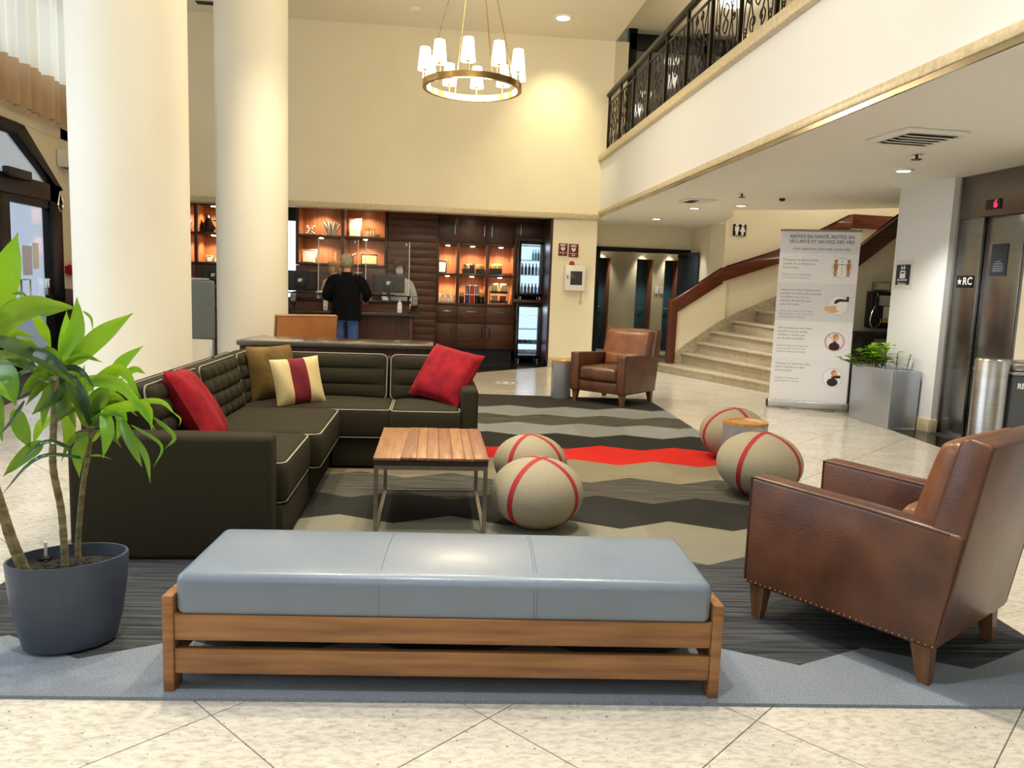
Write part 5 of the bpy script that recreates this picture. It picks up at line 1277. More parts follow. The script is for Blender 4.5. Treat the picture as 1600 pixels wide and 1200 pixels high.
# lit doorway left of the shelf
dwx = (fx_(446, 380), fx_(462, 380))
struct('door_5', MB().box(dwx[0]-.5, dwx[1]-.02, 14.86, 14.9, .9, fz_(342, 452)), DOORL, label='bright white doorway behind the second column')
struct('trim_4', MB().box(y4[2]+.03, dwx[1], 14.84, 14.88, fz_(342, 452), 2.84), BLACKM)
# plank wall, each plank a piece
pkx = (fx_(607, 330, 14.3), fx_(684, 332, 14.3))
pw = struct('wall_plank', MB().box(pkx[0], pkx[1], 14.31, 14.36, 0, 2.84), DWOOD, label='dark horizontal plank wall right of the reception')
for k in range(20):
    z = .02+k*.1405; dy = random.uniform(0, .006)
    mk('plank', MB().box(pkx[0]+.002, pkx[1]-.002, 14.285-dy, 14.31, z, z+.1375), DWOODH, pw, bev=.0015)
# ------------------------------------------------------------------ snack cabinets
mx = [fx_(v, 400) for v in (684, 716, 762, 805)]
mz = [fz_(477, 760), fz_(431, 760), fz_(383, 760)]
s3 = shelf_unit('snack_shelf', 'lit snack shelf with dark wood frame right of the plank wall', mx, mz)
ztop = 2.82; zcb = fz_(545, 740)
up = thing('wall_cupboard', 'row of dark wood cupboards above the lit snack shelf', 'cabinet', ((mx[0]+mx[3])/2, 14.65, mz[2]+.03))
mk('carcass', MB().box(mx[0]-.02, mx[3]+.62, YF, YB, mz[2]+.025, ztop), DWOOD, up, world=True)
zd = mz[2]+.03; zdt = fz_(343, 740)
front(up, 'door', mx[0], mx[1], zd, zdt, DWOOD, (mx[1]-.07, zd+.24, .2, 1)); front(up, 'door', mx[1], mx[2], zd, zdt, DWOOD, (mx[2]-.07, zd+.22, .2, 1)); front(up, 'door', mx[2], mx[3], zd, zdt, DWOOD, (mx[2]+.07, zd+.22, .2, 1))
front(up, 'door', mx[3], mx[3]+.58, zd+.12, zdt-.02, DWOOD, (mx[3]+.09, zd+.27, .2, 1))
lo = thing('base_cupboard', 'dark wood drawers and cupboard doors below the lit snack shelf', 'cabinet', ((mx[0]+mx[3])/2, 14.65, zcb))
mk('carcass', MB().box(mx[0]-.02, mx[3]+.02, YF, YB, zcb, mz[0]-.025), DWOOD, lo, world=True)
zdr = fz_(506, 740)
for i in range(3):
    front(lo, 'drawer', mx[i], mx[i+1], zdr, mz[0]-.03, DWOODH, ((mx[i]+mx[i+1])/2, mz[0]-.13, .16, 0))
    hx = mx[1]-.07 if i == 0 else (mx[2]-.07 if i == 1 else mx[2]+.07)
    front(lo, 'door', mx[i], mx[i+1], zcb, zdr, DWOODH, (hx, zdr-.16, .2, 1))
mk('kick_board', MB().box(mx[0], mx[3], YF+.12, YF+.15, 0, zcb), BLACKP, lo, world=True)
# drinks coolers
def cooler(name, label, x0, x1, z0, z1, y0, y1, shelves, legs):
    t = thing(name, label, 'cooler', ((x0+x1)/2, (y0+y1)/2, z0), 0, 'glass door coolers')
    z0b = z0+(.06 if legs else .03)
    c = MB().box(x0, x0+.035, y0+.05, y1, z0b, z1).box(x1-.035, x1, y0+.05, y1, z0b, z1).box(x0, x1, y0+.05, y1, z1-.04, z1).box(x0, x1, y0+.05, y1, z0b, z0b+.05).box(x0, x1, y1-.03, y1, z0b, z1)
    mk('cabinet', c, BLACKP, t, world=True)
    mk('liner', MB().box(x0+.036, x1-.036, y1-.05, y1-.031, z0b+.05, z1-.04).box(x0+.036, x0+.042, y0+.06, y1-.05, z0b+.05, z1-.04).box(x1-.042, x1-.036, y0+.06, y1-.05, z0b+.05, z1-.04), WHITE, t, world=True)
    mk('light_panel', MB().box(x0+.06, x1-.06, y0+.1, y1-.1, z1-.052, z1-.042), COOLW, t, world=True)
    mk('back_light', MB().box(x0+.05, x1-.05, y1-.056, y1-.051, z0b+.08, z1-.07), emis('cooler_back_glow', (215, 232, 255), 1.1), t, world=True)
    d = MB(); fw = .055
    d.box(x0, x0+fw, y0, y0+.04, z0b, z1).box(x1-fw-.055, x1, y0, y0+.04, z0b, z1).box(x0+fw, x1-fw, y0, y0+.04, z1-.06, z1).box(x0+fw, x1-fw, y0, y0+.04, z0b, z0b+.06)
    dd = mk('door', d, BLACKP, t, world=True, bev=.004)
    mk('pane', MB().box(x0+fw, x1-fw-.055, y0+.012, y0+.018, z0b+.06, z1-.06), glassmat('cooler_glass', (240, 248, 255), .02), dd, world=True)
    for z in shelves: mk('wire_shelf', MB().box(x0+.045, x1-.045, y0+.08, y1-.06, z-.006, z), M('shelf_white', (226, 230, 234), .4), t, world=True)
    for x in (x0+.08, x1-.08):
        for y in (y0+.1, y1-.1): mk('foot', MB().cyl((x, y, z0), (x, y, z0b), .02, 10), CHROME, t, world=True, smooth=True)
    light('POINT', 'cooler_light', ((x0+x1)/2, y0+.2, z1-.1), 1.2, (.85, .93, 1), shadow_soft_size=.05)
    return t
CY0, CY1 = 14.12, 14.72
cx0, cx1 = pY(809, 420, CY0).x, pY(853, 420, CY0).x
cz = [pY(830, v, CY0).z for v in (377, 467, 474, 563)]
csh = [cz[1]+.10, cz[1]+(cz[0]-cz[1])*.42, cz[1]+(cz[0]-cz[1])*.68]
cooler('drinks_cooler', 'upper glass door drinks cooler with bottles, set on a dark wood shelf', cx0, cx1, cz[1]-.02, cz[0], CY0, CY1, csh[1:], 1)
solo('cooler_shelf', MB().box(cx0-.03, cx1+.03, CY0+.04, CY1+.1, cz[2], cz[1]-.022), DWOOD, 'dark wood shelf between the two glass door coolers', 'shelf', bev=.004)
lsh = [cz[3]+.30+k*.27 for k in range(3)]
cooler('drinks_cooler', 'lower glass door cooler with food trays, standing on the floor', cx0, cx1, .004, cz[2]-.012, CY0, CY1, lsh, 1)
struct('trim_5', MB().box(1.99, 2.03, 13.42, 14.9, 0, .12), BLKF)
def prod_bottle(x, y, z, r, h, col, label, grp, cap=(30, 60, 120)):
    t = thing('bottle', label, 'bottle', (x, y, z), 0, grp)
    mk('body', MB().lathe([(r, 0), (r, h*.58), (r*.4, h*.8), (r*.38, h*.9)], 12), M('bottle_'+str(col[0])+str(col[2]), col, .25), t, smooth=True)
    mk('cap', MB().lathe([(r*.42, h*.9), (r*.42, h)], 10), M('cap_'+str(cap[2]), cap, .4), t, smooth=True)
    return t
cols = [(60, 80, 120), (20, 30, 50), (24, 34, 60), (26, 40, 66), (130, 170, 200), (170, 205, 220)]
for i in range(6): prod_bottle(cx0+.1+i*.065, CY0+.14, csh[1], .026, .21, cols[i], 'bottle on the middle shelf of the upper cooler, place %s from the left' % ['one', 'two', 'three', 'four', 'five', 'six'][i], 'bottles on the middle shelf of the upper cooler')
c2 = [(150, 170, 200), (40, 44, 80), (130, 40, 50), (30, 34, 70), (40, 100, 190), (200, 60, 80)]
for i in range(6): prod_bottle(cx0+.1+i*.065, CY0+.14, cz[1]+.092, .026, .19, c2[i], 'bottle at the bottom of the upper cooler, place %s from the left' % ['one', 'two', 'three', 'four', 'five', 'six'][i], 'bottles at the bottom of the upper cooler', (210, 60, 80))
for i in range(3): prod_bottle(cx0+.29+i*.05, CY0+.14, csh[2], .022, .19, [(90, 190, 200), (110, 200, 200), (60, 150, 190)][i], 'turquoise bottle on the top shelf of the upper cooler, %s one' % ['left', 'middle', 'right'][i], 'turquoise bottles in the upper cooler', (60, 170, 180))
for k, (z, pal) in enumerate(((lsh[0], [(60, 90, 150), (120, 60, 70), (80, 120, 180), (150, 170, 200)]), (cz[3]+.115, [(210, 214, 216), (196, 200, 206), (220, 222, 224), (205, 208, 212)]))):
    for i in range(4):
        solo('food_pack', MB().rbox(.085, .12, .07, .02, (4, 4, 3), None, (cx0+.115+i*.09, CY0+.18, z+.036)), M('pack_%d_%d' % (k, i), pal[i], .5),
             ['blue and red wrapped pack on the lower cooler shelf', 'pale wrapped pack at the bottom of the lower cooler'][k]+', place %s from the left' % ['one', 'two', 'three', 'four'][i], 'food pack', 'food packs in the lower cooler', smooth=True)
# ------------------------------------------------------------------ things on the shelves
def frame(label, x0, x1, z0, z1, y, lean=8, face=PAPER, rim=None, rz=0):
    t = thing('picture_frame', label, 'frame', ((x0+x1)/2, y, z0)); t.rotation_euler = (math.radians(-lean), 0, rz)
    w_, h_ = x1-x0, z1-z0; rim = rim or M('frame_rim_pale', (206, 186, 150), .5); e = .018
    mk('rim', MB().box(-w_/2, -w_/2+e, -.012, .01, 0, h_).box(w_/2-e, w_/2, -.012, .01, 0, h_).box(-w_/2+e, w_/2-e, -.012, .01, 0, e).box(-w_/2+e, w_/2-e, -.012, .01, h_-e, h_), rim, t, bev=.002)
    mk('sheet', MB().box(-w_/2+e, w_/2-e, -.006, .008, e, h_-e), face, t)
    return t
YI = 14.62
def ix(x, y=400): return pY(x, y, YI).x
frame('large pale framed certificate standing on the upper reception shelf', ix(544), ix(564), zm_+.024, zm_+.024+.34, YI+.05)
frame('pale framed certificate standing on the lower left reception shelf', ix(472), ix(495), zl_+.024, zl_+.27, YI)
frame('small gold plaque leaning on the lower right reception shelf', ix(564), ix(590), zl_+.024, zl_+.23, YI, 16, M('gold_paper', (232, 196, 130), .6), M('dark_rim', (60, 36, 22), .5), .12)
frame('small white frame on the shelf between the two columns, left one', ix(322), ix(332), fz_(411, 320)+.024, fz_(411, 320)+.15, YI)
frame('small white frame on the shelf between the two columns, right one', ix(333.5), ix(345), fz_(411, 320)+.024, fz_(411, 320)+.14, YI)
frame('black framed white sheet leaning on the left snack shelf', ix(681), ix(698), mz[1]+.024, mz[1]+.26, YI, 14, PAPER, BLACKP, -.2)
ja = thing('jack_ornament', 'white jack shaped ornament on the upper left reception shelf', 'ornament', (ix(485), YI, zm_+.024))
jm = MB()
for d in ((1, .3, 1), (-1, .3, 1), (.5, -1, .2)):
    d = V(d).normalized()*.095; jm.tube([V((0, 0, .08))-d, V((0, 0, .08))+d], .014, 8)
    for s in (-1, 1): jm.ball(V((0, 0, .08))+d*s*.95, .024, nu=10, nv=6)
zmin = min(p.z for p in jm.v)
for p in jm.v: p.z -= zmin
mk('jack', jm, M('white_ceramic', (236, 230, 220), .4), ja, smooth=True)
fa = thing('coral_ornament', 'white fan shaped coral ornament on the upper left reception shelf', 'ornament', (ix(518), YI, zm_+.024))
for i in range(7):
    a = -.75+i*.25; h_ = .20+.06*math.cos(a*1.5+.3)
    mk('frond', MB().tube(smooth_path([(0.02*i-.06, .01*(i % 2), 0), (.05*math.sin(a)+.02*i-.06, .02*(i % 2), h_*.55), (.13*math.sin(a)+.02*i-.06, 0, h_)], 4), [.012+.012*math.sin(PI*k/8) for k in range(9)], 8), M('coral_white', (212, 204, 184), .6), fa, smooth=True)
for i in range(4):
    t = thing('glass_bottle', 'small clear bottle on the upper right reception shelf, %s from the left' % ['first', 'second', 'third', 'fourth'][i], 'bottle', (ix(571+i*4.4), YI, zm_+.024), 0, 'small bottles on the upper right reception shelf')
    mk('body', MB().lathe([(.024, 0), (.024, .09), (.011, .12), (.011, .14)], 12), M('bottle_glass', (226, 206, 170), .15), t, smooth=True)
    mk('cork', MB().lathe([(.012, .14), (.014, .155)], 10), M('cork', (180, 140, 90), .7), t, smooth=True)
solo('glass_bowl', MB().lathe([(.02, 0), (.05, .03), (.055, .06), (.05, .06)], 16, (ix(589), YI, zm_+.024), capt=False), M('bowl_glass', (222, 200, 160), .2), 'small pale bowl at the right end of the upper reception shelf', 'bowl', smooth=True)
solo('glass_vase', MB().lathe([(.035, 0), (.035, .2), (.03, .205)], 14, (ix(526), YI, zl_+.024)), M('vase_glass', (206, 176, 140), .15), 'clear cylinder vase on the lower left reception shelf', 'vase', smooth=True)
gl = thing('glass_bird', 'curved clear glass ornament on the lower right reception shelf', 'ornament', (ix(550), YI, zl_+.024))
mk('curve', MB().tube(smooth_path([(-.06, 0, .0), (-.03, 0, .12), (.03, 0, .17), (.08, 0, .21)], 5), [.008+.014*math.sin(PI*k/15) for k in range(16)], 8), M('ornament_glass', (226, 214, 196), .15), gl, smooth=True)
mk('foot', MB().lathe([(.03, 0), (.03, .012)], 12, (-.05, 0, 0)), M('ornament_foot', (200, 190, 180), .2), gl)
so1 = thing('white_ornament', 'small white stacked ornament on the upper shelf left of the gap between columns', 'ornament', (ix(297), YI, fz_(364, 320)+.024))
m_ = MB().ball((0, 0, .05), .05, .05, .05, 12, 8).ball((.0, 0, .13), .035, .035, .04, 12, 8).ball((.03, 0, .18), .02, .02, .02, 10, 6); mk('body', m_, M('white_glaze', (226, 220, 206), .3), so1, smooth=True)
pi_ = thing('coffee_pot', 'dark metal coffee pot on the shelf between the two columns', 'pot', (ix(326), YI, fz_(364, 320)+.024))
mk('body', MB().lathe([(.09, 0), (.10, .06), (.085, .16), (.05, .24), (.055, .26), (.03, .29), (.012, .31), (.016, .33), (.004, .34)], 20), M('dark_pewter', (46, 36, 30), .3, .7), pi_, smooth=True)
mk('handle', MB().tube(smooth_path([(.08, 0, .22), (.14, 0, .2), (.14, 0, .1), (.09, 0, .06)], 5), .01, 8), BLACKM, pi_, smooth=True)
mk('spout', MB().tube([(-.07, 0, .1), (-.12, 0, .2), (-.13, 0, .22)], [.02, .012, .01], 8), BLACKM, pi_, smooth=True)
solo('pepper_mill', MB().lathe([(.04, 0), (.04, .1), (.015, .13), (.02, .18), (.005, .21)], 12, (ix(316), YI, fz_(364, 320)+.024)), M('mill_wood', (70, 34, 20), .4), 'dark wooden mill beside the coffee pot between the columns', 'mill', smooth=True)
lad = thing('ladle', 'small dark ladle ornament at the right end of the shelf between the columns', 'ornament', (ix(342), YI, fz_(364, 320)+.024))
mk('bowl', MB().lathe([(.03, 0), (.05, .03), (.05, .05)], 14), BLACKM, lad, smooth=True); mk('handle', MB().tube([(-.03, 0, .045), (-.10, 0, .13)], .01, 8), BLACKM, lad, smooth=True)
# snacks
def basket(label, x0, x1, z, h_, bagcol, nb):
    t = thing('snack_basket', label, 'basket', ((x0+x1)/2, YI-.04, z), 0, 'black snack baskets')
    w_ = x1-x0; mb = MB(); a, b = w_/2, .10
    mb.box(-a, a, -b, b, 0, .012).box(-a, -a+.01, -b, b, .012, h_).box(a-.01, a, -b, b, .012, h_).box(-a+.01, a-.01, -b, -b+.01, .012, h_).box(-a+.01, a-.01, b-.01, b, .012, h_)
    mk('basket', mb, BLACKP, t)
    for i in range(nb):
        x = (x0+x1)/2-w_/2+.05+(w_-.1)*i/max(1, nb-1); c = bagcol[i % len(bagcol)]
        o = solo('snack_bag', pillow(.095, .14, .05, 8, 3), M('bag_%d_%d_%d' % c, c, .35), 'snack bag in place %s %s' % (['one', 'two', 'three', 'four', 'five'][i], label.replace('black snack basket with yellow bags right', 'in the basket right').replace('black snack basket', 'in the basket').replace(' of the upper snack shelf', '')), 'snack', 'snack bags in black baskets', smooth=True)
        o.location = (x, YI-.06+.02*(i % 2), z+h_-.05); o.rotation_euler = (random.uniform(-.3, .1), random.uniform(-.25, .25), random.uniform(-.3, .3))
basket('black snack basket at the left of the upper snack shelf', ix(723), ix(742), mz[1]+.023, .10, [(196, 160, 90), (70, 46, 30), (210, 180, 120)], 5)
basket('black snack basket beside the centre upright of the upper snack shelf', ix(744), ix(757), mz[1]+.023, .10, [(176, 140, 80), (206, 170, 100)], 3)
basket('black snack basket with yellow bags right of the centre upright', ix(765), ix(784), mz[1]+.023, .12, [(226, 186, 70), (236, 204, 110)], 4)
for i in range(2): solo('snack_box', MB().box(ix(787+i*8), ix(793.5+i*8), YI-.08, YI+.04, mz[1]+.023, mz[1]+.065), M('box_%d' % i, [(150, 120, 100), (176, 50, 50)][i], .5), ['grey flat box on the upper right snack shelf', 'red flat box on the upper right snack shelf'][i], 'box', bev=.003)
for i in range(4):
    t = thing('storage_jar', 'white labelled jar on the lower left snack shelf, %s from the left' % ['first', 'second', 'third', 'fourth'][i], 'jar', (ix(686.5+i*7.4), YI-.05, mz[0]+.023), 0, 'jars on the lower left snack shelf')
    mk('jar', MB().lathe([(.042, 0), (.042, .13), (.036, .14)], 14), M('jar_cream', (214, 190, 150), .3), t, smooth=True); mk('lid', MB().lathe([(.04, .14), (.04, .165)], 14), WHITE, t, smooth=True); mk('label', MB().lathe([(.0425, .03), (.0425, .10)], 14, capb=False, capt=False), PAPER, t, smooth=True)
tubes = [(36, 70, 140), (190, 40, 50), (30, 28, 34)]
for r in range(2):
    for i in range(3):
        t = thing('snack_tube', '%s snack tube on the lower middle snack shelf, %s row' % (['blue', 'red', 'black'][i], ['bottom', 'top'][r]), 'tube', (ix(731.5+i*7.6), YI-.06, mz[0]+.023+r*.175), 0, 'snack tubes on the lower middle snack shelf')
        cc_ = tubes[i] if r == 0 else [(120, 130, 150), (190, 70, 70), (150, 150, 150)][i]
        mk('tube', MB().lathe([(.042, 0), (.042, .155)], 16), M('tube_%d_%d' % (r, i), cc_, .35), t, smooth=True); mk('lid', MB().lathe([(.044, .155), (.044, .172)], 16), WHITE, t, smooth=True)
for x, nm in ((723, 'left'), (754, 'right')):
    t = thing('snack_jar', 'dark jar with gold lid %s of the snack tubes' % nm, 'jar', (ix(x), YI-.05, mz[0]+.023), 0, 'jars beside the snack tubes')
    mk('jar', MB().lathe([(.045, 0), (.045, .12), (.04, .13)], 14), BLACKP, t, smooth=True); mk('lid', MB().lathe([(.04, .13), (.045, .18), (.03, .2)], 14), M('gold_lid', (200, 160, 90), .4), t, smooth=True)
rk = thing('snack_rack', 'two tier metal snack rack on the lower right snack shelf', 'rack', (ix(781), YI-.03, mz[0]+.023))
for s in (-1, 1): mk('side_wire', MB().tube([(s*.17, -.1, 0), (s*.17, -.1, .34), (s*.17, .08, .34), (s*.17, .08, 0)], .008, 6), CHROME, rk)
for z in (.02, .20): mk('tray', MB().box(-.165, .165, -.11, .09, z, z+.015).box(-.165, .165, -.115, -.11, z, z+.045), BLACKP, rk)
for i in range(2):
    o = solo('snack_bag', pillow(.13, .17, .06, 8, 3), M('clear_bag', (226, 204, 160), .3), ['clear snack bag at the left on the top tray of the metal rack', 'clear snack bag at the right on the top tray of the metal rack'][i], 'snack', 'bags on the metal rack', smooth=True); o.location = (ix(781)-.08+i*.17, YI-.04, mz[0]+.023+.222)
    o = solo('snack_bag', pillow(.12, .12, .06, 8, 3), M('dark_bag_%d' % i, [(190, 160, 130), (150, 50, 46)][i], .4), ['beige snack bag on the bottom tray of the metal rack', 'red snack bag on the bottom tray of the metal rack'][i], 'snack', 'bags on the metal rack', smooth=True); o.location = (ix(781)-.08+i*.16, YI-.04, mz[0]+.023+.042)
# ------------------------------------------------------------------ reception desk
YD = 12.75
def dx(x, y=480, Y=YD): return pY(x, y, Y).x
dk = thing('reception_desk', 'dark wood reception desk with black stone ledge and raised counter', 'desk', (-1.5, 13.0, 0))
zled = pY(640, 490, YD).z; zct = pY(560, 468, YD+.35).z; X0, X1 = -4.6, dx(655, 490)
Xc = dx(640, 470, YD+.35)
mk('ledge', MB().box(X0, X1, YD-.05, YD+.36, zled-.045, zled), M('desk_stone', (54, 50, 44), .2, var=.2, scale=30), dk, world=True, bev=.005)
mk('front_panel', MB().box(X0, X1-.12, YD+.12, YD+.16, 0, zled-.045), DWOOD, dk, world=True)
mk('end_panel', MB().box(X1-.16, X1-.11, YD+.06, YD+.4, 0, zled-.045), DWOODH, dk, world=True, bev=.004)
mk('counter_panel', MB().box(X0, Xc, YD+.34, YD+.38, zled, zct-.04), DWOODH, dk, world=True)
mk('counter_top', MB().box(X0, Xc+.02, YD+.30, YD+.75, zct-.04, zct), BLKF, dk, world=True, bev=.004)
zrl = pY(600, 461, YD+.4).z
for a, b in ((X0, dx(508, 460, YD+.4)), (dx(572, 460, YD+.4), dx(640, 462, YD+.4))):
    mk('raised_shelf', MB().box(a, b, YD+.35, YD+.66, zrl-.018, zrl), BLACKM, dk, world=True, bev=.003)
    for x in (a+.01, b-.035):
        for y in (YD+.36, YD+.63): mk('shelf_post', MB().box(x, x+.025, y, y+.025, zct, zrl-.018), BLACKM, dk, world=True)
mk('work_surface', MB().box(X0, Xc, YD+.7, YD+.98, .70, .74), DWOOD, dk, world=True)
def plexi(label, x0, x1, z0, z1, y):
    t = thing('sneeze_guard', label, 'screen', ((x0+x1)/2, y, z0), 0, 'clear screens on the reception desk')
    mk('sheet', MB().box(x0, x1, y-.003, y+.003, z0+.02, z1), PLEXI, t, world=True)
    for x in (x0, x1-.03): mk('foot', MB().box(x, x+.03, y-.06, y+.06, z0, z0+.02), WHITE, t, world=True, bev=.003)
    for x in (x0+.0, x1-.012): mk('edge', MB().box(x, x+.012, y-.005, y+.005, z0+.02, z1), M('acrylic_edge', (226, 226, 226), .3), t, world=True)
    for z in (z0+.28, z1-.04): mk('clip', MB().box(x1-.07, x1-.05, y-.008, y+.008, z-.015, z+.015), WHITE, t, world=True)
    return t
yp = YD+.385
plexi('clear screen standing on the desk right of the customer', dx(571, 420, yp), dx(640, 420, yp), zrl, pY(620, 378, yp).z, yp)
plexi('clear screen with a white edge standing on the desk left of the customer', dx(497, 420, yp), dx(560, 420, yp), zct, pY(500, 372, yp).z, yp)
def monitor(label, xa, xb, yt, yb, Y):
    a = pY(xa, yt, Y); b = pY(xb, yb, Y); w_, h_ = b.x-a.x, a.z-b.z; zc = (a.z+b.z)/2
    t = thing('monitor', label, 'monitor', ((a.x+b.x)/2, Y, zrl), 0, 'computer monitors at the reception')
    mk('back_shell', MB().rbox(w_, .05, h_, .015, (6, 3, 6), None, (0, 0, zc-zrl)), BLACKP, t, smooth=True)
    mk('screen', MB().box(-w_/2+.02, w_/2-.02, .0255, .027, zc-zrl-h_/2+.02, zc-zrl+h_/2-.02), M('screen_glow', (20, 24, 30), .2), t)
    mk('hub', MB().box(-.09, .09, -.045, -.02, zc-zrl-.12, zc-zrl+.06), BLACKP, t, bev=.01)
    mk('neck', MB().box(-.03, .03, -.03, .0, .01, zc-zrl), BLACKP, t); mk('stand', MB().box(-.11, .11, -.09, .09, 0, .012), BLACKP, t, bev=.004)
    lg = MB().box(-.03, .03, -.0475, -.0455, zc-zrl+.012, zc-zrl+.035).box(-.035, .02, -.0475, -.0455, zc-zrl-.015, zc-zrl+.005); mk('logo_mark', lg, INKW, t)
    return t
monitor('computer monitor seen from behind, right of the customer', 582, 632, 428, 458, YD+.5)
monitor('computer monitor seen from behind, beside the second column', 444, 495, 422, 455, YD+.5)
monitor('computer monitor seen from behind in the gap between the columns', 316, 352, 415, 446, YD+.5)
def sanitizer(label, x, yb):
    p = pY(x, yb, YD); t = thing('sanitizer_bottle', label, 'bottle', (p.x, YD+.06, zled), 0, 'hand sanitizer bottles on the ledge')
    mk('bottle', MB().rbox(.075, .06, .17, .015, (4, 4, 6), None, (0, 0, .085)), M('sanitizer_body', (226, 226, 228), .3), t, smooth=True)
    mk('label', MB().box(-.028, .028, -.0315, -.0305, .03, .11), PAPER, t); mk('mark', MB().box(-.014, .014, -.0325, -.0315, .055, .07), INKG, t)
    mk('pump', MB().lathe([(.022, .168), (.022, .19), (.008, .195), (.008, .22), (.012, .222), (.012, .235)], 10), WHITE, t, smooth=True); mk('nozzle', MB().box(-.006, .006, -.05, 0, .224, .236), WHITE, t)
sanitizer('white sanitizer bottle on the ledge left of the customer', 508, 488); sanitizer('white sanitizer bottle on the ledge at the right end of the desk', 624, 491)
def terminal(label, x, yb, s):
    p = pY(x, yb, YD); t = thing('card_terminal', label, 'terminal', (p.x, YD+.08, zled))
    mk('base', MB().box(-.11*s, .11*s, -.07, .09, 0, .03), BLACKP, t, bev=.006); mk('stem', MB().cyl((0, .02, .03), (0, .02, .14), .02, 10), BLACKP, t)
    R = MX.Rotation(math.radians(-35), 3, 'X'); c = V((0, 0, .19))
    mk('unit', MB().rbox(.10, .05, .20, .012, (4, 3, 5), None, c, R), BLACKP, t, smooth=True)
    mk('screen', MB().cbox(c+R @ V((0, -.0255, .05)), (.075, .003, .05), R), M('terminal_screen', (120, 140, 150), .2), t)
    kp = MB()
    for i in range(3):
        for j in range(4): kp.cbox(c+R @ V((-.025+.025*i, -.0255, .005-.022*j)), (.018, .004, .014), R)
    mk('keypad', kp, M('keys', (150, 150, 150), .5), t)
terminal('black card terminal on the ledge beside the second column', 457, 487, 1.2); terminal('black card terminal at the far right end of the desk ledge', 648, 488, 1.0)
solo('label_printer', MB().rbox(.16, .18, .12, .02, (4, 4, 4), None, (dx(500, 455, YD+.5), YD+.6, zct+.06)), WHITE, 'small white device on the desk counter left of the customer', 'printer', smooth=True)
cup = thing('candy_jar', 'small clear jar on the counter right of the customer', 'jar', (dx(577, 468, YD+.5), YD+.42, zct))
mk('jar', MB().lathe([(.04, 0), (.05, .03), (.045, .09), (.03, .1)], 14), M('jar_glass', (190, 190, 186), .15), cup, smooth=True); mk('lid', MB().lathe([(.032, .1), (.03, .115), (.008, .12), (.012, .14)], 12), CHROME, cup, smooth=True)
# ------------------------------------------------------------------ people
def skin(name, J, E, mat, parent, sub=2, root=0, relax=0):
    me = bpy.data.meshes.new(name); me.from_pydata([j[0] for j in J], E, []); o = bpy.data.objects.new(name, me); COL.objects.link(o)
    md = o.modifiers.new('s', 'SKIN'); md.use_smooth_shade = True; o.modifiers.new('d', 'SUBSURF').levels = sub
    for i, j in enumerate(J):
        me.skin_vertices[0].data[i].radius = j[1]; me.skin_vertices[0].data[i].use_root = (i == root)
    dg = bpy.context.evaluated_depsgraph_get(); m2 = bpy.data.meshes.new_from_object(o.evaluated_get(dg)); bpy.data.objects.remove(o)
    m2.materials.clear(); m2.materials.append(mat)
    if relax:
        bm = bmesh.new(); bm.from_mesh(m2)
        for _ in range(relax): bmesh.ops.smooth_vert(bm, verts=bm.verts, factor=.5, use_axis_x=True, use_axis_y=True, use_axis_z=True)
        bm.to_mesh(m2); bm.free()
    m2.shade_smooth()
    r = bpy.data.objects.new(name, m2); COL.objects.link(r); r.parent = parent; return r
SKIN = M('skin', (214, 164, 132), .55)
